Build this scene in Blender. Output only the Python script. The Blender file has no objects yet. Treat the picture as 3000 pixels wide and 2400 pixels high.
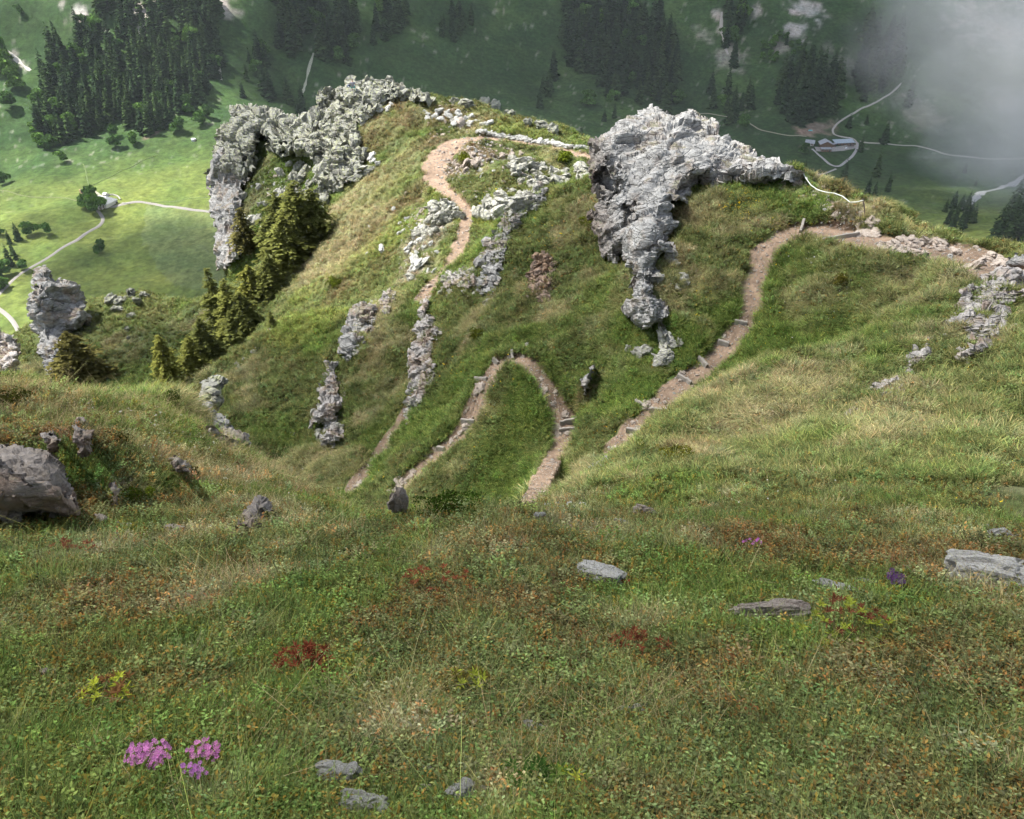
import bpy, math, random
import numpy as np
from mathutils import Vector, Matrix

rng = np.random.default_rng(7)
random.seed(7)
scene = bpy.context.scene
COL = scene.collection

# ------------------------------------------------------------------ camera, sky, sun, exposure
PITCH = math.radians(33.0)
CS, SN = math.cos(PITCH), math.sin(PITCH)
cam_d = bpy.data.cameras.new('camera')
cam = bpy.data.objects.new('camera', cam_d); COL.objects.link(cam)
cam.location = (0, 0, 0); cam.rotation_euler = (math.pi/2 - PITCH, 0, 0)
cam_d.sensor_width = 30.0; cam_d.lens = 24.0; cam_d.clip_start = 0.1; cam_d.clip_end = 6000
scene.camera = cam

SUN = np.array([-0.68, 0.26, 1.10]); SUN /= np.linalg.norm(SUN)
world = bpy.data.worlds.new("World"); scene.world = world; world.use_nodes = True
wn = world.node_tree; bg = wn.nodes['Background']
sky = wn.nodes.new('ShaderNodeTexSky'); sky.sky_type = 'NISHITA'; sky.sun_disc = False
sky.sun_elevation = math.asin(SUN[2]); sky.sun_rotation = math.atan2(SUN[0], SUN[1])
sky.altitude = 1900; sky.dust_density = 3.0; sky.ozone_density = .6
hs = wn.nodes.new('ShaderNodeHueSaturation'); hs.inputs['Saturation'].default_value = .5      # thin high cloud greys the blue
wn.links.new(sky.outputs[0], hs.inputs['Color']); wn.links.new(hs.outputs[0], bg.inputs[0]); bg.inputs[1].default_value = 0.13
sun_d = bpy.data.lights.new('sun', 'SUN'); sun_d.energy = 5.0; sun_d.angle = math.radians(0.6); sun_d.color = (1.0, 0.97, 0.92)
sun = bpy.data.objects.new('sun', sun_d); COL.objects.link(sun)
sun.rotation_euler = Vector(tuple(SUN)).to_track_quat('Z', 'Y').to_euler()
vs = scene.view_settings; vs.view_transform = 'Standard'; vs.look = 'None'; vs.exposure = 1.2; vs.gamma = 1.0
scene.render.engine = 'CYCLES'
scene.cycles.max_bounces = 5; scene.cycles.diffuse_bounces = 2; scene.cycles.glossy_bounces = 1
scene.cycles.transmission_bounces = 2; scene.cycles.volume_bounces = 0; scene.cycles.transparent_max_bounces = 6
scene.cycles.use_denoising = True; scene.cycles.use_adaptive_sampling = True; scene.cycles.adaptive_threshold = 0.035; scene.cycles.adaptive_min_samples = 24; scene.cycles.volume_step_rate = 3.0; scene.cycles.volume_max_steps = 96

# ------------------------------------------------------------------ maths helpers
F = 2400.0
def P(px, py, D):
    px = np.asarray(px, float); py = np.asarray(py, float); D = np.asarray(D, float)
    v = (py-1200)/F; u = (px-1500)/F
    return np.stack([u*D, D*(CS - v*SN), -D*(SN + v*CS)], -1)

def hash3(ix, iy, iz, k=0):
    h = (ix.astype(np.int64)*374761393 + iy.astype(np.int64)*668265263 + iz.astype(np.int64)*2147483647 + k*974634777) & 0xFFFFFFFF
    h = ((h ^ (h >> 13)) * 1274126177) & 0xFFFFFFFF
    h = ((h ^ (h >> 15)) * 2246822519) & 0xFFFFFFFF
    return ((h ^ (h >> 16)) & 0xFFFFFF) / float(0xFFFFFF)

def noise2(x, y, k=0):
    ix = np.floor(x); iy = np.floor(y); fx = x-ix; fy = y-iy
    ux = fx*fx*(3-2*fx); uy = fy*fy*(3-2*fy); z = np.zeros(1, np.int64)
    a = hash3(ix, iy, z, k); b = hash3(ix+1, iy, z, k); c = hash3(ix, iy+1, z, k); d = hash3(ix+1, iy+1, z, k)
    return (a+(b-a)*ux)*(1-uy) + (c+(d-c)*ux)*uy - 0.5

def fbm2(x, y, oct=4, k=0):
    s = 0; a = 1.0; f = 1.0
    for i in range(oct):
        s = s + a*noise2(x*f + 17.3*i, y*f - 9.1*i, k+i); a *= 0.5; f *= 2.03
    return s

def noise3(p, k=0):
    i = np.floor(p); f = p-i; u = f*f*(3-2*f); r = 0
    for dx in (0, 1):
        for dy in (0, 1):
            for dz in (0, 1):
                w = (u[:, 0] if dx else 1-u[:, 0])*(u[:, 1] if dy else 1-u[:, 1])*(u[:, 2] if dz else 1-u[:, 2])
                r = r + w*hash3(i[:, 0]+dx, i[:, 1]+dy, i[:, 2]+dz, k)
    return r-0.5

def smooth(a, b, x):
    t = np.clip((x-a)/(b-a), 0, 1); return t*t*(3-2*t)

class Layer:
    """Height over (x, y) through measured points, sinking away outside its own support."""
    def __init__(self, pts, d0, k=1.6, eps=0.3):
        p = np.array(pts, float); self.xy = p[:, :2]; self.d0 = d0; self.k = k; self.eps = eps
        n = len(p); A = np.zeros((n+3, n+3)); d = np.sqrt(((self.xy[:, None]-self.xy[None])**2).sum(-1)+eps**2)
        A[:n, :n] = d; A[:n, :n] -= np.eye(n)*0.02*d0; A[:n, n] = 1; A[:n, n+1:] = self.xy; A[n, :n] = 1; A[n+1:, :n] = self.xy.T
        self.w = np.linalg.solve(A, np.concatenate([p[:, 2], [0, 0, 0]]))
    def __call__(self, x, y):
        z = self.w[-3] + self.w[-2]*x + self.w[-1]*y; m = np.full(x.shape, 1e18)
        for i, (a, b) in enumerate(self.xy):
            d2 = (x-a)**2 + (y-b)**2; m = np.minimum(m, d2); z = z + self.w[i]*np.sqrt(d2+self.eps**2)
        return z - self.k*np.maximum(0, np.sqrt(m)-self.d0)

def L(*t): return [P(*q) for q in t]
def crest(pts, *offs):
    out = [P(*q) for q in pts]
    for (dy, dD) in offs: out += [P(a, b+dy, D+dD) for a, b, D in pts]
    return out

# ------------------------------------------------------------------ the shape of the mountain
near_pts = []
for py, D in ((2400, 2.5), (2100, 3.25), (1800, 4.6), (1640, 5.9)):
    for px in (-500, 400, 1100, 1800, 2500, 3500): near_pts.append(P(px, py, D))
near_pts += [np.array(q) for q in ((0, 0, -1.6), (-3, 0, -1.6), (3, 0, -1.6), (0, -3, .1), (-4, -3, .1), (4, -3, .1))]
near_pts += L((0,1510,7.5),(200,1510,7.5),(100,1400,7.9),(0,1330,8.3),(180,1310,8.6),(250,1420,8.3),(330,1500,8.0),(300,1290,9.0),(420,1330,9.4),(420,1440,8.7),(120,1200,10.2),(260,1220,10.4),(500,1400,9.6),
              (700,1460,9.4),(420,1500,8.2),(560,1500,8.2),(700,1550,7.6),(950,1550,7.8),(500,1290,11),(850,1480,9.8),(650,1380,11))
near_pts += crest([(-300,1080,12.5),(-50,1090,12.3),(120,1135,12.4),(280,1165,12.6),(400,1150,13.2),(500,1165,13.6),(580,1200,13.8),(700,1320,13.0),(850,1410,12.5),(1000,1475,11.6),(1110,1515,10.6)],
                  (60, 1.2), (160, 3.0), (330, 7))
near_pts += crest([(1180,1510,7.9),(1300,1490,7.7),(1430,1510,7.9)], (90, 1.4), (220, 4))
near_pts += crest([(1560,1530,8.2),(1750,1530,8.6),(1950,1535,9.0)], (50, 1.5), (70, 3.0))
near_pts += L((2150,1528,8.9),(2350,1565,8.8),(2600,1560,8.9),(2900,1560,9.0),(3300,1560,9.0),
              (2300,1500,11.2),(2600,1500,10.9),(2950,1500,10.6),(3300,1500,10.4),
              (1720,1490,13.6),(1950,1470,13.4),(2150,1440,13.6),(2500,1400,13.4),(2900,1400,12.7),(3300,1400,12.2),
              (2150,1300,17.2),(2500,1200,17.6),(2900,1200,16.2),(3300,1200,15.6),(2700,1050,20.2),(3000,1000,19.5),(3400,980,19))
near_pts += crest([(1520,1505,15.2),(1640,1440,16.6),(1780,1350,18.2),(1900,1250,19.8),(2050,1165,21.4),(2200,1090,22.8),(2350,1040,24.0),(2480,1000,24.8),(2620,905,26.0),(2760,830,27.0),(2880,800,27.6)],
                  (60, 2.5), (130, 6), (230, 11))
near_pts += L((2800,900,24.2),(3000,840,24.4),(3300,820,24),(2950,800,26.6),(3200,770,26.4))
N_ = Layer(near_pts, 4.0)

mid = L((2950,770,30.5),(2700,710,32.3),(2380,650,34.6),(2250,740,34.0),(2210,850,32.8),(2180,950,31.6),(2050,1080,30.6),(1900,1200,29.8),(1780,1340,29.0),
        (1700,1450,28.5),(1650,1560,27.5),(2500,850,31),(2600,950,29.4),(2400,1050,29.4),(2750,900,29),(2200,1150,28.8),(2000,1300,28),(2350,760,33.2),
        (2150,520,39.0),(2050,600,37.4),(2300,570,37),(1980,720,35.2),(1900,860,33.6),(1960,980,32.2),(1880,1080,31.6),(2100,700,35.3),
        (1760,740,38.5),(1600,680,42),(1700,900,36.4),(1600,1000,35.4),(1750,1100,33),(1720,1250,31.6),(1850,620,39.5),(1850,520,41.5),(2000,480,42),
        (1500,1030,34.4),(1600,1130,33.6),(1650,1250,32.8),(1600,1380,31.8),(1530,1490,31.2),(1500,1620,30),(1480,1250,33.2),(1400,1400,32.8),
        (1400,1130,35.2),(1340,1240,35),(1250,1350,34.8),(1130,1460,34.6),(1030,1580,33.6),(1500,920,37.6),(1400,860,42),(1550,800,40.5),(1300,1000,40),(1330,900,43),
        (1020,1450,36.8),(1100,1350,38.2),(1180,1230,40),(1230,1100,42.4),(1000,1300,41),(850,1320,42),(900,1150,45),(1050,1000,46.6),(1150,900,48.4),(720,1280,43.5),
        (620,1180,46),(800,1080,48),(900,1480,38),(700,1420,40),(550,1330,43),(1280,860,46.6))
mid += crest([(2340,505,38.6),(2540,595,37.2),(2700,650,36.2),(2850,718,35.0),(3000,738,33.8),(3300,760,33)], (90, 4), (260, 12))
mid += crest([(2200,475,42.5),(2050,420,44),(1900,380,45)], (90, 4), (260, 12))
mid += crest([(1740,530,43.5),(1640,548,44.4),(1560,590,45),(1480,660,46),(1400,740,47),(1320,795,48.2)], (70, 3.5), (170, 9))
mid += L((1240,840,50),(1100,900,51.5),(980,925,53))
mid += crest([(590,1090,49),(660,1050,50),(740,995,52),(850,945,54)], (60, 4), (150, 10))
M_ = Layer(mid, 6.0)

sp = L((1250,830,53),(1350,700,58),(1370,600,62.5),(1300,540,66),(1260,480,70),(1350,400,76),(1500,410,76),(1700,450,74),(1600,500,69),(1500,600,63.5),(1450,700,57),(1700,520,67),
       (1100,380,81),(1100,500,77),(1000,450,83),(1250,600,69),(1100,700,67.5),(950,620,79),(900,720,74),(1000,850,61.5),(850,850,67),(1100,900,55.5),(980,930,57),(700,1010,65),(780,960,62.5),
       (500,960,73),(300,1000,71),(500,1100,64),(350,1150,60),(200,1100,66),(150,1050,70),(600,1250,55),(100,950,78))
sp += crest([(1000,290,89),(1100,265,91),(1200,290,91),(1350,308,90),(1500,345,88.5),(1700,405,86),(1900,470,83)], (60, 6), (180, 18))
sp += crest([(915,560,86),(870,650,81),(850,700,79),(760,765,77),(640,850,77),(540,870,79),(430,855,80.5),(250,882,81.5),(190,900,82)], (60, 7), (170, 16))
S_ = Layer(sp, 9.0)

wl = L((700,420,103),(760,400,103),(860,400,100),(940,380,97),(1000,340,95),(750,500,99),(900,500,95),(980,420,92),(700,600,96),(800,650,91),(900,640,87),(700,750,91),(670,780,89),(800,760,86))
wl += L((655,560,104),(655,700,98),(655,790,93),(670,450,106))
wl += [P(a,b,D)+np.array((0,3.0,-9)) for a,b,D in ((700,420,103),(760,400,103),(860,400,100),(940,380,97),(1000,345,95))]
wl += [P(a,b,D)+np.array((-2.5,0,-26)) for a,b,D in ((660,560,104),(660,700,98),(660,790,93),(675,450,106))]
W_ = Layer(wl, 5.0, k=3.0)

vp = L((0,900,480),(300,590,595),(500,850,500),(0,600,600),(550,600,597),(100,430,690),(500,440,690),(300,300,735),(300,150,755),(300,0,770),(0,200,765),(0,0,790),(600,250,740),(640,0,805),
       (-300,600,620),(-400,200,780),(-300,900,490),(800,250,790),(1000,250,810),(1000,0,865),(1150,130,850),(1500,300,885),(1500,150,915),(1500,0,955),(1900,300,885),(2000,0,965),(2000,150,920),
       (2150,250,880),(2300,330,850),(2450,425,800),(2350,200,890),(2400,80,925),(2700,200,900),(3000,0,985),(2700,330,855),(2800,400,818),(2900,550,692),(2600,700,600),(3000,450,790),
       (2800,650,635),(3080,680,545),(3300,640,560),(3400,400,830),(1500,500,716),(1500,800,530),(2200,800,540),(1000,800,525),(0,1200,400),(1500,1200,395),(3000,1000,450),
       (300,-200,800),(1000,-200,915),(1500,-200,1015),(2200,-200,1020),(3000,-200,1050),(-400,-200,830),(3600,-200,1050),(3600,300,900))
V_ = Layer(vp, 5000.0, eps=25)

def relief(x, y):
    r = np.sqrt(x*x+y*y)
    z = np.maximum(np.maximum(N_(x, y), M_(x, y)), np.maximum(S_(x, y), W_(x, y)))
    n = fbm2(x*0.22, y*0.22, 4, 3)*np.clip(r*0.02, 0.03, 0.9) + fbm2(x*1.1, y*1.1, 3, 9)*np.clip(r*0.016, 0.07, 0.5)
    n = n + fbm2(x*5.0, y*5.0, 2, 14)*np.clip(0.035+0*r, 0, 0.05)
    v = V_(x, y) + fbm2(x/90, y/90, 4, 30)*9*smooth(250, 500, r) + fbm2(x/14, y/14, 2, 35)*0.9
    return np.maximum(z+n, v)

NA, RA0, RA1 = 1150, 0.55, 175.0
az_n = np.linspace(-math.radians(57), math.radians(57), NA)
r_n = np.exp(np.linspace(math.log(RA0), math.log(RA1), 1640))
NF = 760
az_f = np.linspace(-math.radians(44), math.radians(44), NF)
r_f = np.exp(np.linspace(math.log(172.0), math.log(1700), 450))
def grid_xy(r, az): return np.sin(az)[None]*r[:, None], np.cos(az)[None]*r[:, None]
Xn, Yn = grid_xy(r_n, az_n); Zn = relief(Xn, Yn)
Xf, Yf = grid_xy(r_f, az_f); Zf = relief(Xf, Yf)

def H(x, y):
    """Ground height at (x, y), read from the built sheets."""
    x = np.asarray(x, float); y = np.asarray(y, float)
    r = np.sqrt(x*x+y*y); a = np.arctan2(x, y)
    def look(Z, rr, aa):
        fr = np.clip(np.interp(np.log(np.maximum(r, .01)), np.log(rr), np.arange(len(rr))), 0, len(rr)-1.001); fa = np.clip((a-aa[0])/(aa[1]-aa[0]), 0, len(aa)-1.001)
        i = fr.astype(int); j = fa.astype(int); u = fr-i; v = fa-j
        return (Z[i, j]*(1-v)+Z[i, j+1]*v)*(1-u) + (Z[i+1, j]*(1-v)+Z[i+1, j+1]*v)*u
    return np.where(r < RA1-1, look(Zn, r_n, az_n), look(Zf, r_f, az_f))

def hit(px, py, dmin=1.5, dmax=1600.0):
    """World points on the ground that the photograph shows at these pixels, with their depth."""
    px = np.atleast_1d(np.asarray(px, float)); py = np.atleast_1d(np.asarray(py, float))
    D = np.exp(np.arange(math.log(dmin), math.log(dmax), 0.004))
    out = np.zeros((len(px), 3)); dd = np.full(len(px), dmax)
    for s in range(0, len(px), 400):
        q = P(px[s:s+400, None], py[s:s+400, None], D[None]); below = q[..., 2] < H(q[..., 0], q[..., 1])
        i = np.argmax(below, 1); i = np.where(below.any(1), i, len(D)-1)
        a = D[np.maximum(i-1, 0)]; b = D[i]
        for _ in range(6):
            m = (a+b)/2; qq = P(px[s:s+400], py[s:s+400], m); bl = qq[:, 2] < H(qq[:, 0], qq[:, 1]); a = np.where(bl, a, m); b = np.where(bl, m, b)
        out[s:s+400] = P(px[s:s+400], py[s:s+400], b); dd[s:s+400] = b
    return out, dd

# ------------------------------------------------------------------ object helpers
def tag(o, label=None, cat=None, group=None, kind=None):
    if label: o['label'] = label
    if cat: o['category'] = cat
    if group: o['group'] = group
    if kind: o['kind'] = kind
    return o

def mesh_np(name, verts, quads=None, tris=None, smooth_sh=True):
    me = bpy.data.meshes.new(name); verts = np.asarray(verts, np.float32)
    nq = 0 if quads is None else len(quads); nt = 0 if tris is None else len(tris)
    me.vertices.add(len(verts)); me.vertices.foreach_set('co', verts.ravel())
    li = []; ls = []
    if nq: li.append(np.asarray(quads, np.int32).ravel()); ls.append(np.arange(nq)*4)
    if nt: li.append(np.asarray(tris, np.int32).ravel()); ls.append(nq*4+np.arange(nt)*3)
    li = np.concatenate(li); ls = np.concatenate(ls).astype(np.int32)
    me.loops.add(len(li)); me.loops.foreach_set('vertex_index', li)
    me.polygons.add(nq+nt); me.polygons.foreach_set('loop_start', ls)
    me.polygons.foreach_set('use_smooth', np.full(nq+nt, smooth_sh))
    me.update(calc_edges=True)
    return me

def add_color(me, name, rgb):
    a = me.color_attributes.new(name, 'FLOAT_COLOR', 'POINT')
    c = np.ones((len(rgb), 4), np.float32); c[:, :3] = rgb; a.data.foreach_set('color', c.ravel())

def link(name, me, mat=None, parent=None, loc=None):
    o = bpy.data.objects.new(name, me); COL.objects.link(o)
    if mat and me: me.materials.append(mat)
    if parent: o.parent = parent
    if loc is not None: o.location = loc
    return o
# ------------------------------------------------------------------ materials
def new_mat(name):
    m = bpy.data.materials.new(name); m.use_nodes = True; nt = m.node_tree
    return m, nt, nt.nodes['Principled BSDF']
def nd(nt, t, **kw):
    n = nt.nodes.new(t)
    for k, v in kw.items():
        if k in n.inputs: n.inputs[k].default_value = v
        else: setattr(n, k, v)
    return n
def ramp(nt, src, stops, interp='LINEAR'):
    r = nt.nodes.new('ShaderNodeValToRGB'); r.color_ramp.interpolation = interp
    e = r.color_ramp.elements
    while len(e) < len(stops): e.new(0.5)
    for i, (p, c) in enumerate(stops):
        e[i].position = p; e[i].color = (*c, 1) if not isinstance(c, (int, float)) else (c, c, c, 1)
    nt.links.new(src, r.inputs[0]); return r.outputs[0]
def mixc(nt, fac, a, b, mode='MIX'):
    m = nt.nodes.new('ShaderNodeMix'); m.data_type = 'RGBA'; m.blend_type = mode
    for sock, v in ((m.inputs[0], fac), (m.inputs[6], a), (m.inputs[7], b)):
        if hasattr(v, 'links') or hasattr(v, 'node'): nt.links.new(v, sock)
        elif isinstance(v, (int, float)): sock.default_value = v
        else: sock.default_value = (*v, 1)
    return m.outputs[2]
def noise(nt, scale, detail=4, rough=.6, coord='Object', stretch=None, kind='ShaderNodeTexNoise'):
    tc = nt.nodes.new('ShaderNodeTexCoord'); n = nt.nodes.new(kind); src = tc.outputs[coord]
    if stretch:
        mp = nt.nodes.new('ShaderNodeMapping'); mp.inputs['Scale'].default_value = stretch[0]; mp.inputs['Rotation'].default_value = stretch[1]
        nt.links.new(src, mp.inputs[0]); src = mp.outputs[0]
    nt.links.new(src, n.inputs['Vector']); n.inputs['Scale'].default_value = scale
    if kind == 'ShaderNodeTexNoise': n.inputs['Detail'].default_value = detail; n.inputs['Roughness'].default_value = rough
    return n
def bump(nt, b, src, strength=.5, dist=.05):
    bm = nt.nodes.new('ShaderNodeBump'); bm.inputs['Strength'].default_value = strength; bm.inputs['Distance'].default_value = dist
    nt.links.new(src, bm.inputs['Height']); nt.links.new(bm.outputs[0], b.inputs['Normal'])

def mapr(nt, src, a, b):
    m = nt.nodes.new('ShaderNodeMapRange'); nt.links.new(src, m.inputs[0]); m.inputs[1].default_value = a; m.inputs[2].default_value = b; return m.outputs[0]
def ground_material(name, s1, s2, bs, bd):
    m, nt, b = new_mat(name); b.inputs['Roughness'].default_value = 1; b.inputs['Specular IOR Level'].default_value = .15
    at = nd(nt, 'ShaderNodeAttribute', attribute_name='Col')
    n1 = noise(nt, s1, 5, .7); n2 = noise(nt, s2, 3, .6)
    v = ramp(nt, n1.outputs[0], [(.25, .45), (.5, 1.0), (.75, 1.6)])
    c = mixc(nt, 1.0, at.outputs[0], v, 'MULTIPLY')
    v2 = ramp(nt, n2.outputs[0], [(.3, (.75, .85, .8)), (.7, (1.25, 1.12, 1.05))])
    c = mixc(nt, 1.0, c, v2, 'MULTIPLY')
    nt.links.new(c, b.inputs['Base Color']); bump(nt, b, n1.outputs[0], .8, bd)
    return m
M_ground = ground_material('alpine turf', 9.0, 1.3, .6, .06)
M_valley = ground_material('valley meadow', .22, .03, .4, .8)

def trail_material(name, pale=1.0):
    m, nt, b = new_mat(name); b.inputs['Roughness'].default_value = .95; b.inputs['Specular IOR Level'].default_value = .2
    n1 = noise(nt, 3.2, 5, .65); n2 = noise(nt, 9, 2, kind='ShaderNodeTexVoronoi'); at = nd(nt, 'ShaderNodeAttribute', attribute_name='Col')
    v = ramp(nt, n1.outputs[0], [(.3, .7), (.7, 1.3)])
    c = mixc(nt, 1.0, at.outputs[0], v, 'MULTIPLY')
    st = ramp(nt, n2.outputs['Distance'], [(.12, 1.0), (.3, 0.0)])
    sel = ramp(nt, n2.outputs['Color'], [(.55, 0.0), (.6, 1.0)])
    f = mixc(nt, 1.0, st, sel, 'MULTIPLY')
    c = mixc(nt, f, c, (.36, .31, .25)); nt.links.new(c, b.inputs['Base Color'])
    bump(nt, b, n1.outputs[0], .9, .05); return m
M_trail = trail_material('trodden earth')

def rock_material(name, base, dark, lichen, warm=0.0, moss=.5, strata=(0, .5, .2), scale=1.0, lich=.5, crack=.45, rust=0.0):
    m, nt, b = new_mat(name); b.inputs['Roughness'].default_value = .9; b.inputs['Specular IOR Level'].default_value = .25
    st = ((1, 1, 3.2), strata)
    n1 = noise(nt, 1.6*scale, 8, .72, stretch=st); n2 = noise(nt, .8*scale, 3, .6); n3 = noise(nt, 5*scale, 4, .6); n4 = noise(nt, 16*scale, 3, .6)
    c = ramp(nt, n1.outputs[0], [(.33, dark), (.47, base), (.62, tuple(min(.62, x*1.45) for x in base))])
    if warm: c = mixc(nt, ramp(nt, n2.outputs[0], [(.5, 0.0), (.62, warm)]), c, (.30, .19, .12))
    c = mixc(nt, ramp(nt, n3.outputs[0], [(.52, 0.0), (.6, lich)]), c, lichen)
    c = mixc(nt, ramp(nt, n4.outputs[0], [(.58, 0.0), (.66, .55)]), c, (.09, .085, .08))
    if rust:      # a dark brown band where the object's own x is smallest (the overhanging left side)
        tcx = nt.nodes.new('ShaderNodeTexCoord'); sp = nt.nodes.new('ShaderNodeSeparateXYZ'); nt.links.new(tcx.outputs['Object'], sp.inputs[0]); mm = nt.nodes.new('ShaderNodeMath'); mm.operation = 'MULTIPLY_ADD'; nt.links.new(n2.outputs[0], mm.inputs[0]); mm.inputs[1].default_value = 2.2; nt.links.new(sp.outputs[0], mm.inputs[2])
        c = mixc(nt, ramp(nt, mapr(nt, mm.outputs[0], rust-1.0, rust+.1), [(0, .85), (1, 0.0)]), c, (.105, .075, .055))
    ge = nt.nodes.new('ShaderNodeNewGeometry'); sx = nt.nodes.new('ShaderNodeSeparateXYZ'); nt.links.new(ge.outputs['Normal'], sx.inputs[0])
    up = ramp(nt, sx.outputs[2], [(.72, 0.0), (.86, 1.0)])
    mo = mixc(nt, 1.0, up, ramp(nt, n2.outputs[0], [(.57, 0.0), (.60, moss)]), 'MULTIPLY')
    c = mixc(nt, mo, c, (.09, .11, .035)); nt.links.new(c, b.inputs['Base Color'])
    vo = noise(nt, 1.3*scale, kind='ShaderNodeTexVoronoi', stretch=((1, 1, 2.2), strata)); vo.feature = 'DISTANCE_TO_EDGE'
    cr = ramp(nt, vo.outputs['Distance'], [(.0, 0.0), (.05, 1.0)])
    hsum = nt.nodes.new('ShaderNodeMath'); hsum.operation = 'MULTIPLY_ADD'; nt.links.new(cr, hsum.inputs[0]); hsum.inputs[1].default_value = crack; nt.links.new(n1.outputs[0], hsum.inputs[2])
    bump(nt, b, hsum.outputs[0], 1.0, .16/scale); return m
M_rock = rock_material('pale schist', (.25, .245, .23), (.115, .11, .10), (.37, .36, .33), warm=.5, strata=(.5, .75, .3))
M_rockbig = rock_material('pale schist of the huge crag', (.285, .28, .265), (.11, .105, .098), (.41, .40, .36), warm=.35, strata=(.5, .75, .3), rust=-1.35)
M_rockb = rock_material('lichened block rock', (.22, .22, .19), (.095, .095, .085), (.36, .38, .20), warm=.12, moss=.35, lich=.75, scale=.8)
M_rockp = rock_material('pale lichened ridge rock', (.37, .36, .32), (.19, .185, .165), (.50, .50, .34), warm=.1, moss=.1, lich=.8)
M_rockw = rock_material('warm rotten schist', (.31, .29, .27), (.14, .125, .11), (.42, .39, .34), warm=.6, strata=(.9, .4, .1), scale=1.2)
M_rockn = rock_material('near brown grey rock', (.22, .195, .17), (.10, .09, .085), (.27, .23, .18), warm=.5, moss=.2, scale=2.2, strata=(.3, .9, .2), crack=.08)
M_stone = rock_material('grey stone', (.40, .385, .36), (.19, .18, .17), (.50, .50, .34), warm=.15, moss=.1, scale=7, crack=.06, lich=.7)
M_stonep = rock_material('pinkish fresh stone', (.35, .295, .245), (.20, .16, .13), (.5, .46, .4), warm=.3, moss=0, scale=6, crack=.1)
M_white = rock_material('white weathered stone', (.44, .43, .40), (.26, .25, .235), (.52, .52, .40), warm=0, moss=0, scale=4)
M_brown = rock_material('brown crumbling rock', (.20, .145, .11), (.09, .065, .05), (.30, .24, .19), warm=.8, moss=.2, scale=2)

# ------------------------------------------------------------------ trail carved in the ground
def resample(w, step):
    d = np.concatenate([[0], np.cumsum(np.linalg.norm(np.diff(w[:, :2], axis=0), axis=1))]); n = max(2, int(d[-1]/step)+1); t = np.linspace(0, d[-1], n)
    return np.stack([np.interp(t, d, w[:, i]) for i in range(w.shape[1])], -1)
trails_px = [
    [(3100,805,2.6),(2990,795,2.7),(2900,765,2.7),(2800,735,2.4),(2700,717,2.1),(2600,704,1.8),(2500,688,1.5),(2400,662,1.1),(2350,655,1.0),(2305,670,1.0),(2262,705,1.0),(2228,745,.95),(2208,790,.9),
     (2212,850,.9),(2203,895,.85),(2182,940,.8),(2160,975,.95),(2112,1022,1.0),(2062,1072,1.05),(2010,1115,1.15),(1940,1180,1.25),(1880,1250,1.25),(1820,1315,1.1),(1775,1352,.8)],
    [(1535,1492,.42),(1620,1330,.65),(1655,1255,.95),(1655,1210,.95),(1615,1150,.85),(1585,1105,.8),(1562,1065,.8),(1520,1037,.85),(1470,1042,.85),(1440,1072,.8),(1420,1110,.75),(1400,1160,.75),
     (1380,1225,.75),(1340,1280,.75),(1290,1315,.7),(1220,1370,.7),(1155,1448,.65)],
    [(1035,1430,.85),(1060,1390,.85),(1110,1320,.8),(1150,1270,.75),(1185,1215,.65),(1198,1170,.5)],
    [(1235,880,.9),(1262,835,.8),(1310,785,.8),(1342,720,.9),(1362,660,.8),(1368,615,.75),(1340,582,.8),(1298,550,1.2),(1272,520,1.7),(1275,475,2.1),(1305,432,2.2),(1350,408,2.0),(1420,400,1.5),(1500,406,1.3),
     (1600,425,1.1),(1690,447,1.0),(1735,458,1.0)]]
trails = []
for t in trails_px:
    t = np.array(t, float)
    w, _ = hit(t[:, 0], t[:, 1]); w = resample(np.concatenate([w, t[:, 2:3]*1.04], 1), .12)
    k = 15; ker = np.ones(k)/k
    for c in (0, 1, 2):
        p = np.pad(w[:, c], k//2, mode='edge'); w[:, c] = np.convolve(p, ker, 'valid')
    trails.append(w)
x = Xn.ravel(); y = Yn.ravel(); z = Zn.ravel().copy()
pd = np.full(x.shape, 9.0); pz = np.zeros(x.shape)          # signed-off distance over half width, tread height
wob = 1 + .5*fbm2(x*1.5, y*1.5, 3, 50)
rr = np.repeat(r_n, NA); aa = np.tile(az_n, len(r_n))
for w in trails:
    pr = np.hypot(w[:, 0], w[:, 1]); pa = np.arctan2(w[:, 0], w[:, 1])
    for i in range(len(w)):
        i0, i1 = np.searchsorted(r_n, [pr[i]-2.4, pr[i]+2.4]); da = 2.4/pr[i]; j0, j1 = np.searchsorted(az_n, [pa[i]-da, pa[i]+da])
        ii = (np.arange(i0, i1)[:, None]*NA + np.arange(j0, j1)[None]).ravel()
        d = np.hypot(x[ii]-w[i, 0], y[ii]-w[i, 1])/(w[i, 3]*.5)/wob[ii]
        m = d < pd[ii]; jj = ii[m]; pd[jj] = d[m]; pz[jj] = w[i, 2]
soft = 1-smooth(1.0, 1.6, pd)
tz = pz - .20 + .05*fbm2(x*4, y*4, 3, 61)
cut = (z-tz)*soft
z = z*(1-soft) + tz*soft
Zn = z.reshape(Xn.shape)
path_m = pd.reshape(Xn.shape); cut_m = cut.reshape(Xn.shape)

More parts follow.
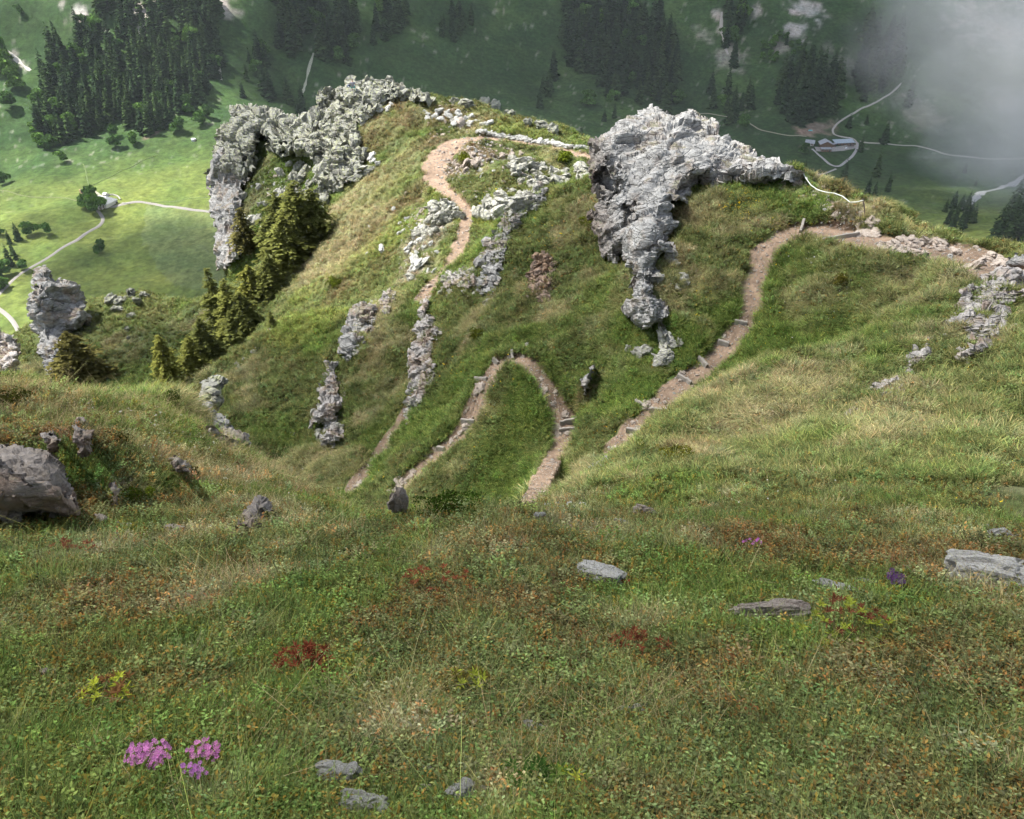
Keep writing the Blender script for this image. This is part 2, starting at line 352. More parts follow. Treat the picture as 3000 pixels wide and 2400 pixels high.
# ------------------------------------------------------------------ what grows where
PAL = dict(lush=(.100, .160, .034), olive=(.116, .145, .050), dry=(.29, .265, .155), heath=(.135, .100, .055), dark=(.052, .07, .024), soil=(.17, .115, .08), stone=(.38, .33, .28), bright=(.16, .20, .05))
BL = [(2250,950,190,'lush',1),(2050,1010,110,'lush',.9),(1930,1170,90,'lush',.8),(1570,1150,80,'lush',.9),(1600,1350,70,'lush',.8),(1470,1420,120,'lush',.9),(1600,980,80,'lush',.8),(1420,640,70,'bright',1),(1460,590,50,'bright',1),
 (950,1000,70,'lush',.6),(1000,920,90,'bright',.9),(880,960,70,'bright',.9),(1260,1260,45,'lush',.8),(1090,1400,50,'lush',.8),(1230,1380,40,'lush',.9),(2330,790,90,'lush',.6),(2080,880,80,'lush',.5),(1850,1150,80,'lush',.6),
 (900,850,60,'bright',.7),(1000,770,70,'dry',.5),(1280,560,40,'bright',.6),(1500,370,90,'bright',.6),(1280,480,60,'olive',.6),
 (2120,1120,90,'dry',.6),(2250,1220,160,'dry',.28),(2380,1130,110,'dry',.4),(2450,1280,120,'lush',.4),(2600,1250,150,'dry',.4),(2400,880,110,'dry',.35),(900,1420,140,'dry',.9),(600,1390,140,'dry',.75),(760,1490,110,'dry',.6),(1080,640,110,'dry',.45),
 (960,760,80,'dry',.6),(2650,860,110,'dry',.4),(1700,1400,60,'dry',.4),(540,1190,70,'dry',.9),(1020,590,60,'dry',.5),(330,1170,60,'dry',.5),(1160,1260,30,'dry',.2),(2850,1000,90,'dry',.3),
 (1080,420,80,'heath',.8),(1180,350,70,'heath',.6),(1300,340,80,'heath',.5),(1450,350,90,'heath',.4),(1180,600,60,'heath',.5),(1080,700,60,'heath',.45),(1000,850,40,'heath',.5),(1130,760,50,'heath',.4),(2020,1320,90,'heath',.7),(800,1330,45,'dark',.9),(950,1420,45,'dark',.9),(720,1240,50,'dark',.6),(1050,1470,30,'dark',.8),(800,1390,25,'dry',.8),(1000,1490,25,'dry',.8),(1050,600,200,'dry',.35),(950,800,120,'dry',.5),(1120,700,140,'bright',.5),(900,950,90,'bright',.8),
 (40,1180,90,'heath',.7),(1150,300,50,'heath',.8),(1500,1600,200,'heath',.2),(2200,1600,200,'heath',.35),(2800,1650,250,'heath',.4),(500,1800,300,'heath',.2),(2900,2000,200,'heath',.3),(1650,460,50,'olive',.6),(180,1280,40,'soil',.7),(330,1440,30,'soil',.6),(250,1330,40,'dark',.9),(380,1380,50,'dark',.7),
 (2150,650,90,'olive',.8),(2100,800,60,'olive',.6),(500,1000,170,'dark',.55),(350,1050,120,'dark',.7),(760,560,90,'dark',.8),(840,520,60,'lush',.6),(850,600,60,'dark',.7),(1380,1420,70,'dark',.8),(1270,1150,50,'dark',.6),(1440,850,60,'dark',.6),
 (900,1500,70,'dark',.8),(760,1440,80,'dark',.5),(1520,760,80,'dark',.5),(1350,1000,70,'dark',.5),(1650,800,110,'dark',.45),(1700,1000,90,'dark',.5),(1900,1350,60,'dark',.5),(1600,1450,40,'lush',.8),(1700,640,70,'dry',.35),
 (850,1150,60,'dark',.3),(1150,1150,50,'dry',.3),(1350,1200,40,'olive',.5),(1100,1100,80,'olive',.6),(2700,1450,300,'olive',.7),(2400,1480,150,'bright',.4),(1270,420,50,'soil',.5),(1400,450,60,'soil',.75),(1340,500,45,'soil',.6),
 (2420,560,60,'soil',.55),(2480,620,60,'soil',.3),(1330,850,50,'soil',.3),(1320,340,60,'soil',.3),(1720,1150,25,'soil',.9),(1590,850,40,'soil',.6),(1930,1215,20,'soil',.8),(1240,700,70,'stone',.25),(1220,800,60,'stone',.2),
 (300,1400,50,'lush',.5),(450,1300,60,'lush',.5),(700,1600,300,'olive',.4),(400,1650,200,'olive',.5),(1280,1530,70,'dark',.6),(1000,2200,500,'olive',.2)]
bp, bd = hit([b[0] for b in BL], [b[1] for b in BL])
BLW = [(bp[i, 0], bp[i, 1], b[2]*bd[i]/F, b[3], b[4]) for i, b in enumerate(BL)]
BARE = [[(2270,520),(2350,500),(2440,570),(2545,590),(2610,665),(2480,640),(2330,590)], [(1310,430),(1420,420),(1560,440),(1480,500),(1340,520)], [(1200,620),(1330,595),(1350,650),(1220,700)], [(1180,720),(1290,720),(1280,810),(1160,790)]]
def veg(x, y, seed=0):
    r = np.hypot(x, y); sc = np.log(np.clip(r/9, 1, 8))/math.log(2)          # patches are finer near by: blend of octaves of fixed size
    def blend(f, o, k):
        out = 0
        for i in range(4):
            wgt = np.clip(1-np.abs(sc-i), 0, 1); m = wgt > 0
            if m.any():
                t = np.zeros(x.shape); t[m] = fbm2(x[m]*f/2**i, y[m]*f/2**i, o, k+i*3)*wgt[m]; out = out+t
        return out
    n1 = blend(.9, 4, 70); n2 = blend(2.2, 4, 80); n3 = blend(3.6, 3, 90)
    near = 1-smooth(9.0, 12.5, r)
    w = {k: np.zeros(x.shape) for k in PAL}
    w['olive'] += .7
    w['lush'] += (1.6+.8*near)*smooth(.02, .45, n1); w['dry'] += (1.0+.5*near)*smooth(.08, .5, n2); w['heath'] += (.2+.55*near)*smooth(0, .4, -n2); w['dark'] += (1.0+.2*near)*smooth(.1, .5, n3)
    for bx, by, br, k, s in BLW:
        d = np.hypot(x-bx, y-by)/br; m = d < 2.2
        if m.any():
            g = s*2.2*(1-smooth(.45, 1.3, d[m]+.9*n2[m])); w[k][m] += g
    tot = sum(w.values()); c = sum(np.multiply.outer(w[k]/tot, np.array(PAL[k])) for k in PAL)
    return c, {k: w[k]/tot for k in w}
gc, gw = veg(Xn.ravel(), Yn.ravel())
pdr = path_m.ravel(); tread = 1-smooth(1.0, 1.15, pdr)
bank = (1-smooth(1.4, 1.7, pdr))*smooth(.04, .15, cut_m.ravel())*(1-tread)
tn = fbm2(Xn.ravel()*1.7, Yn.ravel()*1.7, 3, 77)
tcol = np.array((.205, .145, .10))*(1+.6*tn)[:, None] + np.multiply.outer(smooth(40, 70, np.hypot(Xn, Yn).ravel()), np.array((.06, .042, .03)))
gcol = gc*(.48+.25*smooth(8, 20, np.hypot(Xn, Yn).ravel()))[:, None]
gcol = gcol*(1-bank[:, None]) + np.array((.085, .058, .042))*bank[:, None]  # cut banks: brown earth, with their shade put into the dark colour
gcol = gcol*(1-tread[:, None]) + tcol*tread[:, None]

q = quads = None
def quads_of(nr, nc):
    i = np.arange(nr-1)[:, None]*nc + np.arange(nc-1)[None]
    return np.stack([i, i+nc, i+nc+1, i+1], -1).reshape(-1, 4)
def sub_mesh(name, V, q, col):
    used = np.unique(q); remap = np.full(len(V), -1, np.int32); remap[used] = np.arange(len(used))
    me = mesh_np(name, V[used], quads=remap[q]); add_color(me, 'Col', col[used]); return me
Vn = np.stack([Xn, Yn, Zn], -1).reshape(-1, 3); qn = quads_of(len(r_n), NA)
qt = pdr[qn].mean(1) < 1.04
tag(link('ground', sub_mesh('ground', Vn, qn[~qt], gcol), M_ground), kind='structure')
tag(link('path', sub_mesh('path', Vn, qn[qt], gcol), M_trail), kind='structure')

# valley floor and the slope opposite
xf = Xf.ravel(); yf = Yf.ravel()
def in_poly(px, py, poly):
    px = np.asarray(px); c = np.zeros(px.shape, bool); n = len(poly)
    for i in range(n):
        x0, y0 = poly[i][:2]; x1, y1 = poly[(i+1) % n][:2]
        if y0 == y1: continue
        c ^= ((y0 > py) != (y1 > py)) & (px < (x1-x0)*(py-y0)/(y1-y0)+x0)
    return c
def world_poly(poly):
    p, _ = hit([a for a, b in poly], [b for a, b in poly], dmin=200); return [tuple(v[:2]) for v in p]
vn = fbm2(xf/60, yf/60, 4, 100); vn2 = fbm2(xf/9, yf/9, 3, 110); vn3 = fbm2(xf/4.5, yf/4.5, 2, 115)
vcol = np.array((.122, .160, .040))*(1+.35*vn+.25*vn2)[:, None] + np.multiply.outer(smooth(.05, .5, vn), np.array((.04, .035, .004)))
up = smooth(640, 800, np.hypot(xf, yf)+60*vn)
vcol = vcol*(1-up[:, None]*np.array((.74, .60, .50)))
mow = in_poly(xf+3*vn2, yf+3*vn2, world_poly([(432,598),(560,612),(700,625),(760,850),(520,845),(455,790),(410,690)]))
vcol[mow] = vcol[mow]*.45 + np.array((.085, .105, .045))
VB = [(2350,30,55,'scree',1.4),(2330,90,40,'scree',1.2),(2290,140,30,'scree',.5),(2130,170,50,'scree',.5),(2100,40,16,'scree',.8),(2110,90,14,'scree',.6),(2210,30,20,'scree',.8),(230,30,26,'scree',1.2),(250,55,14,'scree',1),(440,40,40,'scree',1.3),(430,80,28,'scree',1),
 (640,20,40,'scree',1.1),(300,5,30,'scree',.9),(185,15,12,'scree',.8),(700,40,14,'scree',.5),(40,160,14,'scree',.9),(65,195,14,'scree',.9),(75,205,12,'scree',.9),(455,385,18,'soil',1),(430,400,14,'soil',.8),(2400,375,35,'soil',1.2),(2370,390,30,'soil',1.0),(2440,365,20,'soil',.9),
 (2900,60,120,'scree',.5),(2950,300,60,'scree',.3),(2360,428,14,'soil',1),(2700,330,60,'scree',.3),(300,90,16,'scree',.6),(2060,100,30,'scree',.35),(2480,190,60,'scree',.2)]
vp_, vd_ = hit([b[0] for b in VB], [b[1] for b in VB], dmin=200)
for i, b in enumerate(VB):
    d = np.hypot(xf-vp_[i, 0], (yf-vp_[i, 1])*.75)/(b[2]*vd_[i]/F)
    g = (np.clip(b[4]*(1-smooth(.3, 1.2, d+1.1*vn2)), 0, 1))[:, None]
    vcol = vcol*(1-g) + np.array((.36, .33, .31) if b[3] == 'scree' else (.20, .15, .12))*(1+.3*vn3[:, None])*g
spk = smooth(.46, .6, vn3+.35*vn2+.25*vn)*up*.35
vcol = vcol*(1-spk[:, None]) + np.array((.33, .31, .28))*spk[:, None]
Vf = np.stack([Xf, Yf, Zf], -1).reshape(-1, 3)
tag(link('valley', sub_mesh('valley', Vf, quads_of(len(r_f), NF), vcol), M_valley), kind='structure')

M_road = trail_material('gravel road')
def ribbon(name, pts, width, col, lift=.35, wig=.12):
    t = np.array(pts, float); w, _ = hit(t[:, 0], t[:, 1], dmin=200); w = resample(w, 3.0)
    for c in (0, 1):
        p = np.pad(w[:, c], 3, mode='edge'); w[:, c] = np.convolve(p, np.ones(7)/7, 'valid')
    tx = np.gradient(w[:, 0]); ty = np.gradient(w[:, 1]); l = np.hypot(tx, ty); nx, ny = -ty/l, tx/l
    rows = []; ww = width*(1+wig*fbm2(np.arange(len(w))*.35, np.zeros(len(w)), 2, 5))
    for s in (-.5, -.25, 0, .25, .5):
        a = w[:, 0]+nx*ww*s; b = w[:, 1]+ny*ww*s; rows.append(np.stack([a, b, H(a, b)+lift+(0 if abs(s) < .5 else -lift*1.5)], -1))
    V = np.stack(rows, 1).reshape(-1, 3); me = mesh_np(name, V, quads=quads_of(len(w), 5)); add_color(me, 'Col', np.tile(np.array(col), (len(V), 1)))
    return tag(link(name, me, M_road), kind='structure')
road = (.27, .25, .225)
ribbon('road', [(-20,885),(25,830),(70,795),(130,762),(205,715),(255,680),(292,665),(308,650),(303,637),(285,615),(272,603)], 3.0, road)
ribbon('road', [(262,600),(300,612),(340,603),(385,592),(430,592),(480,603),(540,613),(660,625)], 3.4, road)
ribbon('road', [(340,603),(318,582),(292,572),(262,548)], 2.6, (.30, .29, .2))
ribbon('road', [(-20,895),(15,915),(45,950),(62,990),(80,1002)], 3.2, road)
ribbon('track', [(-20,560),(80,578),(180,578),(240,593)], 1.2, (.13, .15, .06))
ribbon('track', [(262,548),(300,528),(350,505),(430,462),(470,452)], 1.0, (.10, .14, .045))
ribbon('track', [(262,548),(252,510),(250,485),(240,478)], 1.2, (.10, .14, .045))
ribbon('track', [(430,592),(500,592),(560,582),(640,580)], 1.1, (.11, .15, .05))
ribbon('road', [(1990,330),(2060,332),(2120,340),(2190,360),(2240,385),(2300,398),(2370,402)], 2.2, (.26, .24, .17))
ribbon('road', [(2640,245),(2610,275),(2560,303),(2500,333),(2465,352),(2442,372),(2435,392),(2455,402),(2500,404),(2515,412),(2505,437)], 2.6, (.34, .31, .28))
ribbon('road', [(2512,412),(2560,420),(2620,424),(2700,428),(2745,445),(2800,458),(2900,466),(2960,468),(3060,458)], 2.6, (.33, .31, .27))
ribbon('road', [(2375,434),(2400,455),(2435,485),(2452,493),(2490,466),(2512,436),(2512,414)], 3.2, (.34, .32, .31))
ribbon('road', [(2452,493),(2430,506),(2380,514)], 2.8, (.33, .31, .29))
ribbon('yard', [(2380,436),(2420,440),(2470,436),(2510,425)], 9, (.30, .28, .26))
ribbon('stream', [(3080,480),(3010,512),(2960,545),(2920,556),(2880,560),(2855,585),(2825,598),(2800,618)], 8, (.30, .30, .29), wig=.8)
ribbon('gully', [(560,0),(585,60),(600,130),(640,190),(650,240)], 3.0, (.34, .33, .27), wig=1.2)
ribbon('gully', [(920,150),(905,200),(890,260),(880,290)], 3.0, (.30, .31, .24), wig=1.2)
ribbon('gully', [(2115,30),(2112,90),(2125,140),(2135,165)], 4.0, (.32, .30, .27), wig=1.2)
ribbon('gully', [(0,135),(40,165),(70,195),(95,210)], 4.0, (.40, .38, .34), wig=1.2)

# ------------------------------------------------------------------ rocks
def voro(p, seed):
    i = np.floor(p); f1 = np.full(len(p), 9e9); f2 = f1.copy(); cid = np.zeros((len(p), 3)); cc = np.zeros((len(p), 3))
    for dx in (-1, 0, 1):
        for dy in (-1, 0, 1):
            for dz in (-1, 0, 1):
                a, b, c = i[:, 0]+dx, i[:, 1]+dy, i[:, 2]+dz
                s = np.stack([a+hash3(a, b, c, seed), b+hash3(a, b, c, seed+1), c+hash3(a, b, c, seed+2)], -1)
                d = ((s-p)**2).sum(1); m = d < f1
                f2 = np.where(m, f1, np.minimum(f2, d)); f1 = np.where(m, d, f1); cid[m] = np.stack([a, b, c], -1)[m]; cc[m] = s[m]
    return np.sqrt(f1), np.sqrt(f2), cid, cc
def rotm(e): return np.array(Matrix.Rotation(e[0], 3, 'X') @ Matrix.Rotation(e[1], 3, 'Y') @ Matrix.Rotation(e[2], 3, 'Z'))
def fracture(p, size, amp, seed, stretch=(1, 1, 1), rot=(0, 0, 0), tilt=1.0, crack=.5):
    q = (p @ rotm(rot).T)/size/np.array(stretch)
    f1, f2, cid, cc = voro(q, seed)
    h = hash3(cid[:, 0], cid[:, 1], cid[:, 2], seed+5)-.5
    t = np.stack([hash3(cid[:, 0], cid[:, 1], cid[:, 2], seed+6+k)-.5 for k in range(3)], -1)
    d = h*1.3 + tilt*((q-cc)*t*2).sum(1)
    return amp*(d - crack*(1-smooth(0, .16, f2-f1)))
def vnormals(V, Q):
    n = np.cross(V[Q[:, 2]]-V[Q[:, 0]], V[Q[:, 3]]-V[Q[:, 1]]); N = np.zeros_like(V)
    for k in range(4): np.add.at(N, Q[:, k], n)
    return N/np.maximum(np.linalg.norm(N, axis=1), 1e-9)[:, None]
AMP = .62; CRAGS = []
def crag(name, outline, dpts, thick, mat, label, cat='rock', g=5, Rm=None, fr=((1.6, .5), (.55, .18)), rot=(.5, .7, .2), stretch=(1.3, 1.3, .5), dents=(), seed=1, rough=.05, group=None, back=1.0, lift=.05, crk=.5, tilt=.6):
    """An outcrop: its outline at its real distance, bulging by its own thickness to both sides, then broken along joints and beds."""
    o = np.array(outline, float); x0, y0 = o.min(0)-g; x1, y1 = o.max(0)+g
    gx, gy = np.meshgrid(np.arange(x0, x1+g, g), np.arange(y0, y1+g, g)); jit = noise2(gx*.09+seed, gy*.09, 3)*14 + noise2(gx*.03, gy*.03+seed, 4)*14
    ins = in_poly(gx+jit*.6, gy+jit*.6, o)
    e = np.full(gx.shape, 1e9)
    for i in range(len(o)):
        a = o[i]; b = o[(i+1) % len(o)]; ab = b-a; t = np.clip(((gx-a[0])*ab[0]+(gy-a[1])*ab[1])/max(ab@ab, 1e-9), 0, 1)
        e = np.minimum(e, np.hypot(gx-a[0]-t*ab[0], gy-a[1]-t*ab[1]))
    dp = np.array(dpts, float)
    if len(dp) > 1:
        w = 1/((gx[..., None]-dp[:, 0])**2+(gy[..., None]-dp[:, 1])**2+900)**1.3; D = (w*dp[:, 2]).sum(-1)/w.sum(-1)
    else: D = np.full(gx.shape, dp[0, 2])
    cx = np.arange(x0, x1+3*g, 3*g); cy = np.arange(y0, y1+3*g, 3*g); hx, hy = np.meshgrid(cx, cy)
    _, hd = hit(hx.ravel(), hy.ravel(), dmin=max(1.5, D.min()*.6), dmax=max(20, D.max()*1.6)); hd = hd.reshape(hx.shape)
    hd = np.where(hd > D.min()*.82, hd, 9e3)
    a = (gx-x0)/(3*g); b = (gy-y0)/(3*g); ia = np.clip(a.astype(int), 0, len(cx)-2); ib = np.clip(b.astype(int), 0, len(cy)-2)
    Dh = np.minimum(np.minimum(hd[ib, ia], hd[ib, ia+1]), np.minimum(hd[ib+1, ia], hd[ib+1, ia+1]))
    D = np.minimum(D, Dh-lift)
    Rm = Rm or thick*.9; em = e*D/F; t = np.clip(em/Rm, 0, 1); bul = thick*(.55*np.sqrt(1-(1-t)**2)+.45*np.clip(t*2.2, 0, 1))
    for (a, b, rad, dep) in dents: ra = rad*(1+1.1*noise2(gx*.06+a, gy*.09, 6)+.7*noise2(gx*.17, gy*.22+b, 7)); bul = bul - dep*np.exp(-(((gx-a)**2+((gy-b)*.8)**2)/ra**2)**2)
    fv = P(gx, gy, D-bul); bv = P(gx, gy, D+np.sqrt(1-(1-t)**2)*thick*back+.05)
    nr, nc = gx.shape; Q = quads_of(nr, nc); ok = ins.ravel()[Q].all(1); Q = Q[ok]
    n = nr*nc; Qb = Q[:, ::-1]+n
    ed = {}
    for a, b in np.concatenate([Q[:, [0, 1]], Q[:, [1, 2]], Q[:, [2, 3]], Q[:, [3, 0]]]): ed[(int(a), int(b))] = 1
    side = [(b, a, a+n, b+n) for (a, b) in ed if (b, a) not in ed]
    Q = np.concatenate([Q, Qb, np.array(side, int).reshape(-1, 4)]); V = np.concatenate([fv.reshape(-1, 3), bv.reshape(-1, 3)])
    us = np.unique(Q); rm = np.full(len(V), -1, int); rm[us] = np.arange(len(us)); V = V[us]; Q = rm[Q]
    N = vnormals(V, Q); ctr = V.mean(0)
    view = V/np.linalg.norm(V, axis=1)[:, None]
    sgn = np.sign((N*view).sum(1).mean())
    if (N[:max(1, len(V)//3)]*view[:max(1, len(V)//3)]).sum(1).mean() > 0: Q = Q[:, ::-1]; N = -N
    d = 0
    for k, (sz, am) in enumerate(fr): d = d + fracture(V-ctr, sz, am*AMP, seed*10+k*3, stretch, rot, tilt=tilt if k == 0 else max(tilt, .85), crack=crk*(1, .55, .15, 0)[min(k, 3)])
    d = d + rough*noise3((V-ctr)*3.1/max(rough*10, .3), seed)
    V = V + N*d[:, None] + (noise3((V-ctr)*1.3, seed+9)*rough)[:, None]*np.array((1, 0, .4))
    CRAGS.append((o, D.min()*.7, D.max()*1.25, thick))
    me = mesh_np(name, V-ctr, quads=Q, smooth_sh=False)
    ob = link(name, me, mat, loc=ctr); return tag(ob, label, cat, group)

big = [(1715,465),(1727,407),(1749,400),(1780,382),(1800,360),(1817,349),(1856,336),(1866,322),(1895,319),(1905,308),(1924,310),(1943,324),(1987,332),(2024,329),(2046,344),(2093,352),(2152,404),(2200,430),(2260,460),(2320,495),(2372,527),
       (2249,536),(2152,527),(2080,540),(2050,530),(2029,545),(2016,600),(1970,590),(1964,622),(1990,655),(1964,693),(1983,739),(1944,758),(1925,784),(1944,810),(1912,823),(1951,869),(1973,921),(1938,955),(1892,968),(1847,908),(1852,823),
       (1821,745),(1805,770),(1762,752),(1756,700),(1728,629),(1752,615),(1740,564),(1723,525)]
crag('rock_outcrop', big, [(1725,440,42.3),(1740,560,40.6),(1755,700,38.2),(1800,600,39.2),(1850,950,32.6),(1950,900,32.7),(1900,840,34.0),(1900,700,36.0),(1965,600,37.2),(1900,320,44.6),(1850,400,42.2),(2050,350,44.4),(2160,420,42.3),(2370,525,38.6),(2250,490,40),(2150,500,39.6),(2050,510,39.4),(1950,480,40)],
     1.7, M_rockbig, 'huge tilted pale grey crag with a dark overhanging left side, above the steps', g=3.5, Rm=1.3, fr=((3.6, .50), (1.3, .30), (.5, .13), (.2, .05)), rot=(.45, .62, .2), stretch=(1.7, 1.7, .55), dents=((1775,530,30,1.5),(1845,625,20,1.0)), seed=11, rough=.12, crk=.6, tilt=.4)
wall = [(612,541),(620,483),(622,431),(627,367),(637,359),(657,350),(668,352),(670,309),(686,301),(701,313),(730,294),(753,304),(782,306),(811,316),(840,333),(869,336),(898,330),(930,334),(945,350),(940,460),(909,466),(878,468),(834,470),(799,445),(770,440),
        (764,458),(738,500),(730,521),(695,524),(680,500),(655,520),(640,545)]
crag('rock_wall', wall, [(620,430,106),(690,310,104),(800,330,102),(930,340,98),(900,450,96.5),(750,450,98.5),(690,510,100),(620,540,105)], 3.2, M_rockb, 'blocky grey rock wall with a dark cave mouth at the left end of the ridge', g=4, Rm=2.4,
     fr=((3.0, 1.1), (1.2, .45), (.5, .15)), rot=(.2, .1, .4), stretch=(1, 1, 1), dents=((766,405,17,4.5),(758,430,16,4.0),(828,440,7,3.2),(830,420,6,2.5),(855,370,6,1.6),(720,470,10,1.5)), seed=21, rough=.2, back=1.6, crk=1.0, tilt=.3)
crag('rock_pillar', [(612,541),(617,500),(622,455),(650,430),(690,470),(715,505),(735,520),(712,545),(705,600),(700,625),(700,660),(690,690),(700,720),(712,750),(695,775),(660,790),(634,793),(629,715),(620,628),(613,570)],
     [(620,560,104),(650,640,98),(640,780,92),(700,750,91)], 1.5, M_rock, 'tall shaded rock edge dropping from the left end of the ridge wall to the trees', g=4, Rm=1.2, fr=((1.8, .7), (.7, .3)), rot=(0, 0, .3), stretch=(1, 1, 1.6), seed=23, rough=.15)
ridge = [(918,335),(936,335),(941,297),(960,288),(975,276),(986,255),(1003,250),(1021,232),(1046,227),(1078,235),(1100,243),(1131,224),(1159,226),(1174,240),(1198,266),(1235,269),(1277,288),(1290,303),(1240,303),(1180,290),(1130,292),(1100,335),(1050,362),(1040,400),(1078,445),
         (1060,505),(1025,528),(996,538),(967,560),(925,530),(912,460)]
crag('rock_ridge', ridge, [(940,300,96),(1020,240,93.5),(1150,230,93),(1270,290,91),(1100,290,90.5),(1040,380,86.5),(1060,500,81.5),(970,550,84),(930,450,91),(990,350,91)], 1.2, M_rockb, 'crest of broken lichen-spotted rock where the hiker sits', g=4, Rm=1.2,
     fr=((2.2, 1.0), (.9, .40)), rot=(.5, .4, .2), stretch=(1.2, 1.2, .8), seed=31, rough=.12, crk=.9, tilt=.35)
crag('rock_pinnacle', [(108,790),(130,776),(157,800),(163,816),(211,825),(238,849),(259,881),(262,935),(240,956),(208,983),(187,1037),(151,1120),(138,1120),(125,1062),(108,1037),(99,971),(79,899),(76,875),(90,833)],
     [(130,780,73.5),(240,860,75),(150,1110,68),(90,870,71),(250,930,73)], 2.0, M_rock, 'tall leaning grey pinnacle rising above the shrub slope by the valley road', g=4, Rm=1.6, fr=((1.8, .7), (.7, .28)), rot=(.5, .3, .2), stretch=(1.3, 1.3, .6), seed=41, rough=.12)
crag('rock_outcrop', [(-60,960),(-10,960),(30,972),(50,1000),(66,1035),(60,1080),(30,1105),(-60,1100)], [(0,1000,52),(40,1080,50)], 1.5, M_rockw, 'half hidden rock under the pinnacle at the picture edge', g=4, Rm=1.2, fr=((1.4, .5), (.6, .2)), seed=43)
crag('boulder', [(-120,1320),(0,1308),(60,1302),(150,1320),(192,1365),(215,1425),(243,1490),(230,1515),(60,1520),(-120,1520)], [(0,1320,8.6),(0,1500,7.7),(240,1500,7.9),(180,1340,8.7)], .42, M_rockn, 'large brown grey boulder set in the foot of the grassy knoll', cat='boulder', g=5, Rm=.4,
     fr=((.5, .07), (.14, .03)), rot=(.3, .9, .1), stretch=(.8, .8, 1.5), seed=51, rough=.04)
crag('boulder', [(215,1215),(250,1232),(274,1280),(262,1325),(232,1335),(212,1285)], [(240,1270,9.6)], .3, M_rockn, 'upright dark rock on the knoll above the large brown boulder', cat='boulder', g=4, Rm=.2, fr=((.3, .06), (.1, .03)), seed=52, rough=.03)
crag('boulder', [(115,1272),(150,1262),(182,1280),(180,1315),(150,1335),(130,1310)], [(150,1300,9.4)], .25, M_rockn, 'grassed over rock between the two darker rocks of the knoll', cat='boulder', g=4, Rm=.2, fr=((.3, .06), (.1, .03)), seed=53, rough=.03)
crag('boulder', [(497,1345),(520,1335),(550,1350),(565,1365),(545,1385),(515,1382)], [(530,1360,10.5)], .2, M_rockn, 'small rock breaking the dry grass in the middle of the knoll', cat='boulder', g=4, Rm=.15, fr=((.25, .05), (.1, .03)), seed=54, rough=.03)
crag('boulder', [(322,1425),(335,1410),(352,1430),(350,1480),(328,1485)], [(335,1450,8.4)], .2, M_rockn, 'narrow pale rock under hanging grass beside the leafy shrub', cat='boulder', g=3, Rm=.12, fr=((.25, .04), (.1, .02)), seed=57, rough=.02)
crag('boulder', [(688,1555),(698,1505),(735,1470),(755,1450),(790,1468),(808,1497),(782,1505),(785,1545),(740,1560)], [(740,1500,8.1)], .22, M_rockn, 'brown layered rock at the right foot of the knoll', cat='boulder', g=4, Rm=.18, fr=((.3, .07), (.1, .03)), rot=(.2, 1.2, 0), seed=55, rough=.02)
crag('boulder', [(580,1122),(603,1094),(634,1096),(662,1114),(650,1150),(655,1180),(640,1203),(597,1184),(583,1158)], [(610,1110,15.6),(620,1190,15.0)], .45, M_rockb, 'rounded grey boulder with yellow lichen standing at the end of the knoll', cat='boulder', g=3, Rm=.3, fr=((.7, .14), (.2, .04)), seed=56, rough=.03)
crag('rock_ledge', [(591,1225),(603,1180),(640,1208),(675,1250),(718,1275),(738,1309),(700,1314),(651,1300),(603,1258)], [(600,1200,14.2),(720,1300,13.5)], 0.6, M_rock, 'pale ledge below the lichened boulder on the knoll edge', g=3, Rm=.25, fr=((.6, .15), (.2, .06)), seed=58, rough=.04)
crag('rock_outcrop', [(994,1018),(999,971),(1025,914),(1062,878),(1103,891),(1100,935),(1077,992),(1051,1039),(1025,1062),(999,1062)], [(1060,890,48),(1010,1050,45.4)], 0.35, M_rock, 'cleft grey rock standing at the top of the left rubble streak', g=3, Rm=.7, fr=((1.2, .4), (.45, .14)), rot=(.2, .3, .9), stretch=(1.2, 1.2, .5), dents=((1065,985,9,1.2),(1050,1015,9,1.2)), seed=61, rough=.07)
crag('rock_outcrop', [(1107,883),(1114,856),(1145,838),(1163,856),(1140,912),(1118,925)], [(1130,870,49)], 0.35, M_rockw, 'reddish stony patch right of the cleft grey rock', g=3, Rm=.6, fr=((.9, .25), (.35, .14)), seed=62, rough=.07)
crag('rock_outcrop', [(960,1062),(992,1062),(998,1143),(985,1222),(1000,1240),(994,1285),(970,1310),(931,1300),(950,1240),(900,1252),(931,1180),(925,1154),(947,1107)], [(980,1070,46),(940,1250,42.2),(980,1290,41.6)], 0.5, M_rockw, 'streak of broken rubble below the cleft grey rock', g=3, Rm=.5, fr=((.7, .38), (.3, .16)), seed=63, rough=.1)
crag('rock_rib', [(1223,909),(1239,877),(1262,877),(1257,919),(1292,971),(1267,1003),(1262,1039),(1278,1076),(1246,1143),(1236,1180),(1207,1196),(1193,1252),(1185,1206),(1200,1143),(1197,1065),(1211,987)], [(1245,880,47.0),(1250,1050,43.3),(1195,1240,40.2)], 0.5, M_rockw, 'long upright rock rib hiding the bend of the path', g=3, Rm=.6, fr=((.9, .4), (.35, .15)), rot=(.5, .5, .2), stretch=(1.3, 1.3, .6), seed=64, rough=.08)
crag('rock_outcrop', [(1393,767),(1420,720),(1481,629),(1525,588),(1580,533),(1612,560),(1600,590),(1540,640),(1494,692),(1483,745),(1461,811),(1440,850),(1405,870),(1395,845),(1413,790)], [(1580,550,46.5),(1480,660,47.5),(1410,760,48),(1430,840,45)], 0.3, M_rock, 'jagged pale rock band climbing the crest beside the sunlit path', g=3, Rm=.55, fr=((1.0, .45), (.4, .18)), rot=(.5, .2, .6), stretch=(1.3, 1.3, .6), seed=65, rough=.08)
